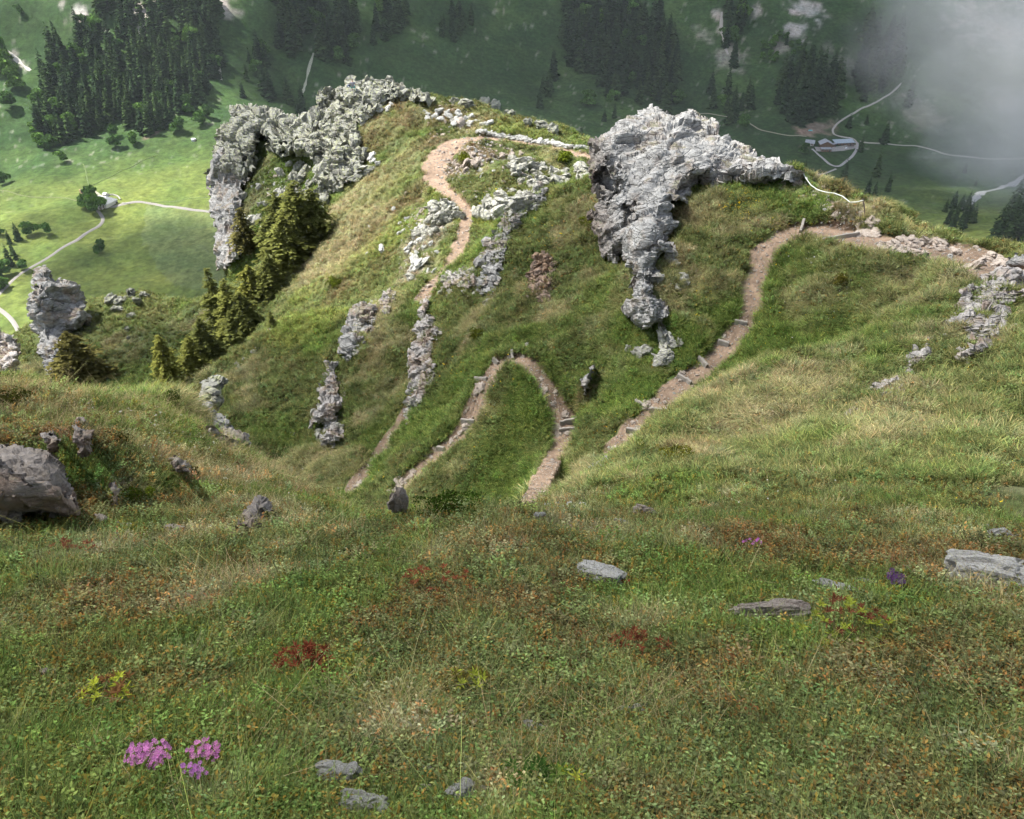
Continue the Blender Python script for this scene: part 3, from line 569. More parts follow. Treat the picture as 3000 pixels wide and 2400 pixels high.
crag('rock_outcrop', [(1290,815),(1320,790),(1360,778),(1392,795),(1398,830),(1372,850),(1335,838),(1300,850)], [(1350,800,49.5)], 0.4, M_rockw, 'stony hump where the path slips behind the crest', g=3, Rm=.5, fr=((.8, .3), (.3, .12)), seed=66, rough=.08)
crag('rock_outcrop', [(1540,790),(1560,750),(1600,742),(1642,765),(1628,820),(1612,875),(1572,890),(1552,850)], [(1590,800,39.6)], 0.2, M_brown, 'brown crumbling outcrop above the lower hairpin', g=3, Rm=.5, fr=((.6, .3), (.25, .14)), seed=67, rough=.1)
crag('rock_outcrop', [(1700,1120),(1722,1080),(1735,1060),(1745,1068),(1730,1100),(1728,1140),(1712,1170),(1705,1150)], [(1720,1110,32.6)], 0.42, M_rock, 'thin pale rock rib right of the stone steps', g=3, Rm=.25, fr=((.5, .18), (.2, .08)), seed=68, rough=.04)
crag('rock_outcrop', [(2762,956),(2790,925),(2801,865),(2847,824),(2905,812),(2935,790),(2990,795),(3040,820),(3040,860),(2977,885),(2940,900),(2950,956),(2899,1008),(2847,1045),(2801,1062),(2803,1035),(2827,995),(2814,956)], [(2800,940,23.9),(2900,820,25.4),(3000,830,25.2),(2930,900,24),(2830,1040,22.3)], 0.25, M_rockw, 'weathered pinkish grey outcrop at the top of the right slope', g=3.5, Rm=.5, fr=((1.0, .36), (.35, .13)), rot=(.5, .6, .2), stretch=(1.3, 1.3, .5), seed=71, rough=.06)
crag('rock_outcrop', [(2645,1086),(2652,1040),(2704,988),(2738,983),(2732,1027),(2691,1073),(2667,1114),(2648,1114)], [(2700,1010,22.6),(2660,1100,21.2)], 0.15, M_rockw, 'narrow rusty outcrop halfway down the right slope', g=3, Rm=.3, fr=((.6, .22), (.22, .09)), seed=72, rough=.05)
crag('rock_outcrop', [(2545,1150),(2580,1110),(2620,1090),(2640,1120),(2655,1150),(2600,1172),(2570,1165)], [(2600,1130,20.4)], .22, M_rockw, 'low crumbling rock just under the narrow rusty outcrop', g=3, Rm=.3, fr=((.4, .2), (.18, .08)), seed=73, rough=.05)
crag('rock_outcrop', [(2468,1225),(2475,1195),(2500,1175),(2520,1180),(2500,1210),(2485,1240)], [(2490,1205,18.6)], .2, M_rockw, 'lowest little rock of the rusty row on the right slope', g=3, Rm=.18, fr=((.3, .12), (.14, .05)), seed=74, rough=.03)
crag('boulder', [(2945,770),(2975,745),(3030,740),(3030,790),(2960,790)], [(2990,770,27)], .4, M_rock, 'smooth grey boulder beside the trail at the right picture edge', cat='boulder', g=3, Rm=.3, fr=((.8, .12), (.3, .05)), seed=75)
crag('rock_ledge', [(1700,1385),(1745,1345),(1790,1338),(1770,1365),(1735,1390),(1712,1400)], [(1740,1370,18.2)], .25, M_rock, 'grey ledge poking over the grass edge below the last wooden step', g=3, Rm=.2, fr=((.4, .12), (.2, .05)), seed=76, rough=.03)
# ------------------------------------------------------------------ loose boulders and stones
def stone_mesh(seed, sub=3, flat=(1, .8, .6), amp=.34, cell=.9):
    bmn = 2**sub*2+1; V = []; Q = []
    ax = np.linspace(-1, 1, bmn)
    for a in range(3):
        for s in (-1, 1):
            u, v = np.meshgrid(ax, ax); p = np.zeros((bmn*bmn, 3)); p[:, a] = s; p[:, (a+1) % 3] = u.ravel()*s; p[:, (a+2) % 3] = v.ravel()
            Q.append(quads_of(bmn, bmn)[:, ::-1]+len(V)*bmn*bmn); V.append(p)
    V = np.concatenate(V); Q = np.concatenate(Q)
    key = np.round(V*1e4).astype(int); _, fi, inv = np.unique(key, axis=0, return_index=True, return_inverse=True); V = V[fi]; Q = inv.ravel()[Q]
    n = V/np.linalg.norm(V, axis=1)[:, None]; V = n*.62 + V*.38*.8
    d = fracture(V+seed*3.7, cell, amp, seed, tilt=1.6, crack=.1) + fracture(V+seed, .35, .07, seed+3)
    V = V + n*d[:, None]; V = V*np.array(flat)
    return mesh_np('boulder', V, quads=Q, smooth_sh=False)
def stones_of(mat, n, flat, base, sub=3, amp=.34):
    out = []
    for k in range(n):
        me = stone_mesh(base+k, sub, flat, amp); me.materials.append(mat); out.append(me)
    return out
KIT = dict(block=stones_of(M_rockb, 5, (1, .85, .75), 100), pale=stones_of(M_white, 4, (1, .8, .5), 120), grey=stones_of(M_rockp, 4, (1, .8, .7), 140),
           slab=stones_of(M_stone, 3, (1, .75, .3), 160, sub=4, amp=.18), pink=stones_of(M_stonep, 4, (1, .75, .32), 180, sub=4, amp=.2), path=stones_of(M_stonep, 4, (1, .8, .5), 200), fore=stones_of(M_stone, 4, (1, .8, .55), 220, sub=4, amp=.2))
def gnormal(p, e):
    x, y = p[..., 0], p[..., 1]
    n = np.stack([(H(x-e, y)-H(x+e, y))/(2*e), (H(x, y-e)-H(x, y+e))/(2*e), np.ones_like(x)], -1)
    return n/np.linalg.norm(n, axis=-1)[..., None]
KEEP = []
def put_stone(kit, p, size, label, group=None, name='rock', yaw=None, dims=None, sink=.15, lay=1.0, tilt=.25):
    me = KIT[kit][rng.integers(len(KIT[kit]))]; o = bpy.data.objects.new(name, me); COL.objects.link(o)
    n = Vector(tuple(gnormal(np.array(p), max(.1, size)))); n = n.lerp(Vector((0, 0, 1)), 1-lay).normalized()
    n = (n + Vector(tuple(rng.normal(0, tilt, 3)))).normalized()
    q = n.to_track_quat('Z', 'Y') @ Matrix.Rotation(rng.uniform(0, 6.28) if yaw is None else yaw, 3, 'Z').to_quaternion()
    o.rotation_mode = 'QUATERNION'; o.rotation_quaternion = q
    d = dims or (rng.uniform(.8, 1.2), rng.uniform(.75, 1.1), rng.uniform(.75, 1.15)); o.scale = [size*.5*k for k in d]
    if np.hypot(p[0], p[1]) < 16: KEEP.append((p[0], p[1], size*.5*max(d[0], d[1])*.8))
    o.location = Vector(p) + n*(.05 if np.hypot(p[0], p[1]) < 8 else 0) + n*size*((.12 if kit not in ('slab', 'pink', 'fore') else .02)-sink); return tag(o, label, {'stone': 'stone', 'kerb_stone': 'kerb stone', 'slab': 'slab'}.get(name, 'rock'), group)
def zone(kit, poly, n, lo, hi, label, group, name='rock', sink=.12, dmin=1.5, tilt=.3, gap=.75):
    """n loose rocks on the ground inside the outlined patch, sizes in metres."""
    o = np.array(poly, float); done = []; tries = 0
    while len(done) < n and tries < 40:
        tries += 1; c = rng.uniform(o.min(0), o.max(0), (n*4, 2)); c = c[in_poly(c[:, 0], c[:, 1], o)]
        for a in c:
            if len(done) >= n: break
            s = lo*(hi/lo)**(rng.random()**1.6); 
            if all(np.hypot(a[0]-b[0], (a[1]-b[1])*1.3) > gap*(s+b[2])*.5*F/70 for b in done): done.append((a[0], a[1], s))
    p, d = hit([a[0] for a in done], [a[1] for a in done], dmin=dmin)
    far = d.mean() > 48
    for i, a in enumerate(done): put_stone(kit, p[i], a[2]*(1.5 if far else 1.15), label, group, name, sink=sink-(.2 if far else .08), tilt=tilt)

# heap of blocks on the ridge crest: standing on the crag, so placed at its own measured distance
rid = np.array(ridge, float); placed = []
for k in range(900):
    a = rng.uniform(rid.min(0), rid.max(0))
    if len(placed) >= 62: break
    if not in_poly(np.array([a[0]]), np.array([a[1]]), rid)[0]: continue
    s = 1.3*(.6+1.2*rng.random()**2)
    if any(np.hypot(a[0]-b[0], a[1]-b[1]) < 13*(s+b[2])*.5 for b in placed) or np.hypot(a[0]-1034, a[1]-250) < 34: continue
    placed.append((a[0], a[1], s))
rdp = np.array([(940,300,96),(1020,240,93.5),(1150,230,93),(1270,290,91),(1100,290,90.5),(1040,380,86.5),(1060,500,81.5),(970,550,84),(930,450,91),(990,350,91)], float)
def ridge_depth(px, py):
    w = 1/((px-rdp[:, 0])**2+(py-rdp[:, 1])**2+900)**1.3; return (w*rdp[:, 2]).sum()/w.sum()
for a in placed:
    d = min(ridge_depth(a[0], a[1])-.9, hit([a[0]], [a[1]])[1][0]-.3)
    put_stone('block', P(a[0], a[1], d), a[2]*1.25, 'grey lichen-spotted block in the heap on the ridge crest', 'blocks heaped on the ridge crest', sink=.2, lay=.3, tilt=.5)
for (px, py, w) in ((1333,291,30),(1365,300,42),(1415,292,34),(1452,300,40),(1492,330,34),(1548,352,30),(1580,365,38),(1620,372,40)):
    p, d = hit([px], [py+12]); put_stone('block', p[0], w*d[0]/F, 'grey block standing along the far rim beyond the white stones', 'blocks along the far rim', sink=-.05, lay=.3)
zone('pale', [(1235,330),(1300,325),(1420,350),(1450,365),(1440,375),(1330,365),(1240,345)], 22, .35, 1.0, 'white weathered stone on the brown heath below the ridge crest', 'white stones on the heath', name='stone')
zone('pale', [(1040,385),(1130,350),(1160,300),(1060,330)], 5, .4, .8, 'white stone beside the faint brown track under the hiker', 'white stones under the ridge crest', name='stone')
zone('pale', [(1090,460),(1120,470),(1110,490),(1085,480)], 3, .4, .7, 'white rock at the lower edge of the lichened blocks', 'white rocks below the blocks')
zone('grey', [(1245,640),(1290,605),(1330,605),(1345,640),(1300,660),(1270,690),(1220,700)], 20, .4, 1.2, 'pale lichened rock in the cluster left of the sunlit path', 'rocks left of the sunlit path')
zone('pale', [(1150,760),(1210,690),(1290,720),(1290,800),(1230,800),(1180,790)], 18, .25, .8, 'pale stone scattered on the sunlit slope above the saddle', 'stones above the saddle', name='stone')
zone('pale', [(1040,680),(1240,540),(1260,590),(1200,680),(1080,790)], 10, .2, .45, 'small stone in the brown grass of the sunlit flank', 'small stones on the sunlit flank', name='stone')
zone('grey', [(1400,600),(1440,575),(1520,560),(1560,570),(1530,620),(1470,650),(1410,640)], 24, .4, 1.3, 'pale rock in the pile right of the narrow sunlit path', 'rocks right of the sunlit path')
zone('grey', [(1470,480),(1520,465),(1600,490),(1600,545),(1560,560),(1510,520)], 20, .4, 1.2, 'pale upright rock below the end of the loop', 'rocks below the loop')
zone('grey', [(1590,530),(1640,495),(1715,490),(1725,530),(1600,545)], 16, .4, 1.1, 'pale rock lying against the left foot of the huge crag', 'rocks left of the huge crag')
zone('path', [(1310,470),(1400,425),(1520,430),(1560,450),(1440,480),(1340,510)], 22, .2, .6, 'small pinkish stone on the bare patch inside the loop', 'stones inside the loop', name='stone')
zone('grey', [(1330,840),(1380,800),(1440,850),(1480,920),(1400,880)], 8, .3, .7, 'rock on the shrubby slope above the lower hairpin', 'rocks above the lower hairpin')
zone('grey', [(690,620),(740,540),(850,480),(900,560),(840,640),(740,700),(700,720)], 16, .5, 1.3, 'rock on the dark hollow below the cave', 'rocks in the hollow below the cave')
zone('block', [(870,480),(1000,545),(985,590),(920,600),(860,560)], 18, .7, 1.8, 'lichened block spilled below the wall above the tall trees', 'blocks spilled above the trees')
zone('grey', [(650,560),(672,600),(680,700),(690,770),(660,700)], 8, .4, 1.0, 'rock on the grassy edge of the pillar', 'rocks on the pillar edge')
for (px, py, w) in ((330,872,34),(352,880,30),(385,862,34),(400,880,34),(425,862,26),(345,905,30),(382,925,26),(375,960,16),(378,985,12)):
    p, d = hit([px], [py+6]); put_stone('block', p[0], w*1.1*d[0]/F, 'yellowish lichened rock on the rim of the shrub slope near the pinnacle', 'rocks on the rim near the pinnacle', sink=.0, lay=.4)
for (px, py, w) in ((748,1030,30),(700,1072,28),(715,1055,20),(790,970,22),(860,1268,20)):
    p, d = hit([px], [py]); put_stone('grey', p[0], w*d[0]/F, 'small grey rock on the long grass slope left of the cleft rock', 'small rocks left of the cleft rock')
for (px, py, w, lab) in ((1205,815,34,'stone heap topped by a pale stone beside the saddle'),(1945,985,66,'split grey boulder directly below the foot of the huge crag'),(1950,1050,70,'round dark speckled boulder resting below the huge crag'),
        (1900,1022,44,'upright grey boulder left of the round dark boulder'),(1872,1032,42,'upright pale boulder between two others below the crag'),(1845,1020,26,'small pale rock at the left end of the boulder row'),
        (1990,1000,28,'small rock at the right end of the boulder row'),(1925,810,44,'pale slab on the foot of the huge crag'),(1980,840,22,'single white rock right of the foot of the crag'),(1965,745,44,'loose rock at the right side of the crag foot'),
        (2970,960,30,'white stone right of the pinkish outcrop'),(2945,975,20,'small white stone beside the larger one by the pinkish outcrop'),(1545,1010,16,'small stone above the lower hairpin')):
    p, d = hit([px], [py+w*.25], dmin=12); put_stone('grey', p[0], w*1.05*d[0]/F, lab, sink=-.12, lay=.4, name='boulder' if w > 40 else 'rock')

# rubble at the feet of the ribs
zone('grey', [(900,1260),(935,1160),(990,1140),(1010,1290),(940,1320)], 26, .2, .7, 'angular rubble in the streak below the cleft rock', 'rubble below the cleft rock', dmin=12)
zone('grey', [(1190,1200),(1230,900),(1300,960),(1290,1080),(1250,1180),(1200,1270)], 20, .2, .6, 'broken stone along the foot of the upright rib', 'stones along the upright rib', dmin=12)
zone('grey', [(1270,820),(1400,780),(1420,860),(1300,880)], 14, .2, .6, 'stone around the hump where the path slips behind the crest', 'stones around the saddle hump', name='stone', dmin=12)
zone('grey', [(1960,760),(2010,750),(2000,860),(1960,850)], 6, .2, .6, 'small rock right of the lower part of the crag', 'rocks right of the lower crag', dmin=12)
zone('grey', [(2440,1230),(2520,1160),(2640,1050),(2800,960),(2840,1080),(2640,1180),(2500,1260)], 18, .08, .3, 'small rusty stone in the turf between the right outcrops', 'stones between the right outcrops', name='stone', dmin=12)
# path stones
def along(pts, n, side, lo, hi, kit, label, group):
    n = int(n*.72)
    for k in range(n):
        t = rng.random()*(len(pts)-1); i = int(t); f = t-i; a = pts[i]; b = pts[min(i+1, len(pts)-1)]
        px = a[0]+(b[0]-a[0])*f + rng.normal(0, side); py = a[1]+(b[1]-a[1])*f + rng.normal(0, side*.5)
        p, d = hit([px], [py], dmin=24); s = 1.2*lo*(hi/lo)**(rng.random()**1.5); put_stone(kit, p[0], s, label, group, 'slab' if kit == 'pink' else 'stone', sink=.1, tilt=.15)
for k in range(34):
    px = 1400+k*9.6; py = 398+(.145*(px-1400)) + rng.normal(0, 1.2) - (4 if px < 1450 else 0)
    p, d = hit([px], [py-6], dmin=40); put_stone('pale', p[0]+np.array((0, 0, .08)), .6*rng.uniform(.8, 1.3), 'pale kerb stone in the row edging the upper path', 'kerb stones of the upper path', 'kerb_stone', sink=.05)
along([(2500,690),(2640,712),(2800,730),(2980,790)], 34, 24, .25, .75, 'path', 'flat pinkish stone on the wide trail at the right', 'stones on the wide trail')
along([(2560,720),(2700,740),(2860,780)], 9, 10, .7, 1.2, 'pink', 'large flat slab trodden into the wide trail at the right', 'slabs on the wide trail')
along([(2290,515),(2360,540),(2430,600),(2520,640),(2570,660)], 26, 20, .18, .5, 'path', 'pale stone on the worn ground under the rope', 'stones under the rope')
along([(2210,760),(2215,850),(2190,930)], 8, 8, .08, .16, 'path', 'pebble on the smooth brown path above the wooden steps', 'pebbles on the brown path')
along([(2150,970),(2060,1060),(1990,1110)], 9, 10, .15, .35, 'path', 'stone on the treads between the upper wooden steps', 'stones between the upper steps')
along([(1960,1160),(1900,1200),(1840,1290),(1790,1330)], 22, 14, .15, .45, 'path', 'stone on the lower wooden stair', 'stones on the lower stair')
along([(1590,1110),(1600,1160),(1650,1200),(1660,1280)], 20, 18, .25, .55, 'pink', 'flat slab of the stone steps right of the hairpin', 'slabs of the stone steps')
along([(1640,1300),(1560,1460)], 8, 6, .12, .3, 'path', 'small stone on the path below the stone steps', 'stones below the stone steps')
along([(1415,1120),(1395,1170),(1375,1230),(1330,1290),(1270,1330),(1180,1420),(1160,1445)], 34, 9, .15, .5, 'path', 'stone on the stepped path left of the hairpin', 'stones left of the hairpin')
along([(1155,1270),(1090,1350),(1040,1430)], 10, 5, .12, .4, 'path', 'stone on the narrow path below the upright rib', 'stones below the rib')
along([(1440,1050),(1500,1040),(1550,1050)], 6, 8, .12, .3, 'path', 'stone in the bend of the lower hairpin', 'stones in the hairpin')
along([(1240,870),(1270,820)], 8, 8, .2, .45, 'path', 'stone on the path at the saddle', 'stones at the saddle')
along([(1340,720),(1365,640),(1290,545),(1275,480)], 12, 12, .15, .4, 'path', 'stone on the sunlit path', 'stones on the sunlit path')

# foreground stones, each its own
for (px, py, wpx, dims, kit, yaw, lab, sink) in (
    (1755,1688,150,(1,.9,.9),'slab',.1,'flat square grey stone behind the rust-red rosettes',-.05),
    (2895,1690,250,(1.1,.8,.9),'fore',-.25,'broad lichened slab at the right picture edge',.0),
    (2930,1590,92,(1,.7,1.1),'fore',.3,'pointed grey stone above the broad lichened slab',-.05),
    (2888,1560,30,(1,.8,1.2),'fore',.3,'little grey stone behind the pointed one',-.1),
    (2450,1735,110,(1.3,.4,.6),'fore',-.6,'narrow slanting grey stone left of the purple flower',.0),
    (2530,1722,70,(1.2,.6,.6),'fore',-.2,'low grey stone beside the purple flower',.0),
    (2255,1798,190,(1.3,.4,.7),'pink',-.35,'long pinkish stone lying in the heath',-.05),
    (1880,1518,62,(1.1,.7,1),'path',-.5,'pale two-part stone on the crest of the near slope',-.15),
    (1815,1542,44,(1.2,.7,.7),'fore',0,'small low white stone beside the two-part stone',-.05),
    (1580,1530,36,(.9,.8,1),'pale',0,'small white stone on the crest below the path end',-.15),
    (2645,1493,30,(1.6,.6,.5),'pale',0,'thin white stone in the bright green patch',0),
    (2477,1633,22,(1.2,.7,.7),'fore',0,'tiny grey stone in the yellow-leaved heath',0),
    (145,2003,46,(1,.8,.8),'path',.3,'small pinkish stone alone in the lower meadow',-.15),
    (990,2300,140,(1,.8,.9),'fore',.1,'grey stone behind two others at the lower edge',-.05),
    (1060,2385,160,(1.1,.7,.8),'fore',.2,'wide grey stone cut by the lower picture edge',.0),
    (1352,2360,110,(.9,.8,1),'fore',.9,'rounded grey stone with a small pink stone at its side',-.1),
    (1417,2358,38,(1,.8,1),'path',0,'small pinkish stone touching the rounded grey stone',-.1),
    (1850,2095,110,(1.4,.5,.5),'fore',.3,'flat grey stone nearly covered by dry grass',.1),
    (1562,2152,86,(1,.7,.6),'slab',0,'flat grey stone in the dry tuft left of centre',.0),
    (1245,2345,40,(1,.8,.7),'path',0,'small brown stone between the grey stones',0),
    (2715,2055,50,(1.2,.6,.5),'slab',0,'little flat grey stone in the right meadow',0),
    (297,1535,42,(1.1,.8,.8),'path',0,'grey brown stone under the large boulder',-.05),
    (362,1546,52,(1.3,.7,.6),'slab',0,'flat bluish stone right of the grey brown stone',0),
    (515,1566,54,(1.2,.7,.8),'path',0,'orange and grey stone below the knoll',-.05),
    (1250,2290,30,(1,.8,.7),'path',0,'pebble above the small brown stone',0)):
    p, d = hit([px], [py+wpx*.12]); put_stone(kit, p[0], wpx*.95*d[0]/F, lab, None, 'stone', yaw=yaw, dims=dims, sink=sink, tilt=.06, lay=.6)
# the pointed white-tipped stone on the crest
p, d = hit([1178], [1528]); o = put_stone('path', p[0], .3, 'pointed grey stone with a white foot standing on the near crest', None, 'stone', yaw=.4, dims=(.55, .45, 1.7), sink=-.4, tilt=.02, lay=.2)

# ------------------------------------------------------------------ woods: spruce, broadleaf
def leaf_material(name, col, var=.4, trans=.25, inst=False, attr=None):
    m, nt, b = new_mat(name); nt.nodes.remove(b); out = nt.nodes['Material Output']
    c = None
    if inst:
        a = nd(nt, 'ShaderNodeAttribute', attribute_name='tint'); a.attribute_type = 'INSTANCER'; c = a.outputs[0]
        v = nd(nt, 'ShaderNodeAttribute', attribute_name='vc'); c = mixc(nt, 1.0, c, v.outputs[0], 'MULTIPLY')
    else:
        if attr:
            v = nd(nt, 'ShaderNodeAttribute', attribute_name=attr); c = mixc(nt, 1.0, col, v.outputs[0], 'MULTIPLY')
        else:
            n = noise(nt, 1.5, 3, .6); c = mixc(nt, 1.0, col, ramp(nt, n.outputs[0], [(.3, 1-var), (.7, 1+var)]), 'MULTIPLY')
        oi = nt.nodes.new('ShaderNodeObjectInfo'); rv = ramp(nt, oi.outputs['Random'], [(0, (.72, .74, .8)), (.5, (1, 1, 1)), (1, (1.3, 1.22, 1.0))]); c = mixc(nt, 1.0, c, rv, 'MULTIPLY')
    d = nt.nodes.new('ShaderNodeBsdfDiffuse'); t = nt.nodes.new('ShaderNodeBsdfTranslucent'); mx = nt.nodes.new('ShaderNodeMixShader'); mx.inputs[0].default_value = trans
    nt.links.new(c, d.inputs[0]); nt.links.new(c, t.inputs[0]); nt.links.new(d.outputs[0], mx.inputs[1]); nt.links.new(t.outputs[0], mx.inputs[2]); nt.links.new(mx.outputs[0], out.inputs[0])
    return m
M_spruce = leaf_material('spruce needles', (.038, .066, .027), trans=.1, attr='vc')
M_spruce_near = leaf_material('yellow green spruce needles', (.155, .165, .045), trans=.28, attr='vc')  # near trees: brighter, yellower base colour than the far spruces
M_spruce_red = leaf_material('browned spruce needles', (.10, .095, .036), trans=.15, attr='vc')
M_broad = leaf_material('broadleaf foliage', (.075, .145, .036), trans=.2, attr='vc')
M_shrub = leaf_material('shrub leaves', (.13, .15, .03), trans=.25, attr='vc')
M_bark, ntb, bb = new_mat('bark'); bb.inputs['Base Color'].default_value = (.14, .115, .095, 1); bb.inputs['Roughness'].default_value = .95

def trunk_mesh(h, r, sides=6, segs=6, lean=0, seed=0, branches=()):
    V = []; Q = []
    def tube(pts, rad):
        base = len(V); pts = [np.array(p, float) for p in pts]
        for i, p in enumerate(pts):
            d = pts[min(i+1, len(pts)-1)]-pts[max(i-1, 0)]; d /= np.linalg.norm(d); a = np.cross(d, (0.3, 1, .2)); a /= np.linalg.norm(a); b = np.cross(d, a)
            for s in range(sides):
                an = 2*math.pi*s/sides; V.append(p+(a*math.cos(an)+b*math.sin(an))*rad[i])
        for i in range(len(pts)-1):
            for s in range(sides): Q.append((base+i*sides+s, base+i*sides+(s+1) % sides, base+(i+1)*sides+(s+1) % sides, base+(i+1)*sides+s))
    t = np.linspace(0, 1, segs+1); g = np.random.default_rng(seed)
    tube([(lean*h*k*k+g.normal(0, .01*h)*k, g.normal(0, .01*h)*k, h*k-.04*h*(k == 0)) for k in t], [r*(1-.93*k)+.01 for k in t])
    for bpts, br in branches: tube(bpts, [br*(1-.8*i/(len(bpts)-1)) for i in range(len(bpts))])
    return np.array(V), np.array(Q)

def spruce_crown(h, wid, levels, per, seed, spray=1, gap=.12, low=.06, droop=.35, jag=.35, trunk=False):
    """Whorls of drooping boughs, each a strip of needle sprays with a ragged rim."""
    g = np.random.default_rng(seed); V = []; T = []; C = []
    for l in range(levels):
        f = l/(levels-1); zc = h*(low+(1-low)*f**.9); R = wid*(1-f)**(.82 if spray == 1 else .62)*(1+g.normal(0, .10)) + .012*h
        n = max(4, int(per*(1-.55*f)))
        for k in range(n):
            if g.random() < gap: continue
            an = 2*math.pi*(k+g.random()*.8)/n; L_ = R*(1+g.normal(0, jag*.45)); z0 = zc+g.normal(0, h/levels*.5)
            ca, sa = math.cos(an), math.sin(an); w = L_*.34+.02*h*(1-f)
            sh = g.uniform(.65, 1.35)
            if spray == 1:
                b = len(V); dz = -droop*L_*(1-.3*f); tw = g.normal(0, .25)
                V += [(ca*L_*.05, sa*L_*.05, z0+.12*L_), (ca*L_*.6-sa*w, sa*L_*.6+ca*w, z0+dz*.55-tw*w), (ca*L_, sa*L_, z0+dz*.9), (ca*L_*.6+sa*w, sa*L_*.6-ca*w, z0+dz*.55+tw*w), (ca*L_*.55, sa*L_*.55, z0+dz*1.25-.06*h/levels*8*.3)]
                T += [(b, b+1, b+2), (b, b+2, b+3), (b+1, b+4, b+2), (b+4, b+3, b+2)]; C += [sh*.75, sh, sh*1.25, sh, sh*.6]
            else:
                for s in range(spray):
                    q = (s+.6)/spray; rr = L_*q; zz = z0-droop*L_*q*q+.10*L_*math.sin(q*3); ss = (.30*L_+.05*h*.5)*(1.05-.55*q)
                    for m in range(4):
                        a2 = an+g.normal(0, .35)+(m-1.5)*.55; px, py = ca*rr+g.normal(0, .03*h*.4), sa*rr+g.normal(0, .03*h*.4); c2, s2 = math.cos(a2), math.sin(a2); w2 = ss*.30; b = len(V); dz = g.uniform(-.55, .25)*ss
                        V += [(px-s2*w2*.5, py+c2*w2*.5, zz), (px+s2*w2*.5, py-c2*w2*.5, zz), (px+c2*ss*.6+s2*w2, py+s2*ss*.6-c2*w2, zz+dz*.5), (px+c2*ss, py+s2*ss, zz+dz), (px+c2*ss*.6-s2*w2, py+s2*ss*.6+c2*w2, zz+dz*.5-.1*ss)]
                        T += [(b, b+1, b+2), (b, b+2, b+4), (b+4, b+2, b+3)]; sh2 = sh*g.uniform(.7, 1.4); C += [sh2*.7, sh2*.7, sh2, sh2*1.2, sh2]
    if trunk:
        b = len(V); V += [(.012*h, 0, -.02), (-.006*h, .01*h, -.02), (-.006*h, -.01*h, -.02), (0, 0, h*1.0)]; T += [(b, b+1, b+3), (b+1, b+2, b+3), (b+2, b, b+3)]; C += [.8]*4
    V = np.array(V); me = mesh_np('crown', V, tris=np.array(T), smooth_sh=False); add_color(me, 'vc', np.outer(np.array(C), (1, 1, 1))); return me
def broad_crown(h, wid, n, seed, leaf=.5, lobes=9, cmul=(1, 1, 1), comp=1.0):
    g = np.random.default_rng(seed); V = []; T = []; C = []
    lob = [(g.normal(0, wid*.42*comp), g.normal(0, wid*.42*comp), h*g.uniform(.18, .74), wid*g.uniform(.3, .58), g.uniform(.7, 1.3)) for _ in range(lobes)]
    for i in range(n):
        lx, ly, lz, lr, sh = lob[g.integers(lobes)]; d = g.normal(0, 1, 3); d /= np.linalg.norm(d); d[2] = abs(d[2])*.9-.25*g.random(); p = np.array((lx, ly, lz))+d*lr*g.uniform(.75, 1.12)
        a = g.normal(0, 1, 3); a -= d*(a@d)*.6; a /= np.linalg.norm(a); b_ = np.cross(a, d+g.normal(0, .5, 3)); b_ /= np.linalg.norm(b_); s = leaf*g.uniform(.6, 1.3); k = len(V)
        V += [p-a*s, p+b_*s*.55, p+a*s, p-b_*s*.55]; T += [(k, k+1, k+2), (k, k+2, k+3)]; c = sh*g.uniform(.6, 1.45); C += [c]*4
    me = mesh_np('crown', np.array(V), tris=np.array(T), smooth_sh=False); add_color(me, 'vc', np.outer(np.array(C), cmul)); return me

FAR_SPRUCE = []
for k in range(7):
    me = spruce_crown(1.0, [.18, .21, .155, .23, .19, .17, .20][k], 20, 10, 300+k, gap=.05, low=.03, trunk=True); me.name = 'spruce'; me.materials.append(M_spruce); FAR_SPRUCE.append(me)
FAR_BROAD = []
for k in range(4):
    me = broad_crown(1.0, .42, 900, 320+k, leaf=.08, lobes=9, comp=.6); me.name = 'tree'; me.materials.append(M_broad); FAR_BROAD.append(me)
SPR = []
def plant(kind, p, h, label, group, name=None, now=False):
    if kind == 'spruce' and not now:
        SPR.append((h/np.linalg.norm(p), p, h, label, group)); return {}
    me = (FAR_SPRUCE if kind == 'spruce' else FAR_BROAD)[rng.integers(4 if kind == 'broad' else 7)]
    o = bpy.data.objects.new('spruce_tree' if kind == 'spruce' else 'leafy_tree', me); COL.objects.link(o)
    s = rng.uniform(.85, 1.2); o.location = (p[0], p[1], p[2]-.3); o.scale = (h*s*(1.0 if kind == 'spruce' else 1.1), h*s*(1.0 if kind == 'spruce' else 1.1), h); o.rotation_euler = (rng.normal(0, .02), rng.normal(0, .02), rng.uniform(0, 6.28))
    return tag(o, label, 'tree', group)
def wood(poly, n, gap, hp, label, group, broad=0.0, blabel=None, dmin=200):
    o = np.array(poly, float); pts = []
    for _ in range(n*60):
        if len(pts) >= n: break
        a = rng.uniform(o.min(0), o.max(0))
        if not in_poly(a[:1], a[1:2], o)[0] or any(abs(a[0]-b[0]) < gap and abs(a[1]-b[1]) < gap*.8 for b in pts): continue
        pts.append(a)
    if not pts: return
    q, d = hit([a[0] for a in pts], [a[1] for a in pts], dmin=dmin)
    for i in range(len(pts)):
        h = hp*rng.uniform(.75, 1.2)*d[i]/F
        if rng.random() < broad: plant('broad', q[i], h*.62, blabel or label, (group+' leafy') if blabel else group)
        else: plant('spruce', q[i], h, label, group)
wood([(110,330),(120,240),(260,250),(420,130),(640,60),(650,200),(600,330),(500,370),(420,400),(360,370),(290,380),(220,420),(160,430),(115,420)], 190, 13, 84, 'dark spruce packed in the large wood above the left farm', 'spruces of the wood above the left farm', .10, 'rounder green tree among the spruces above the left farm')
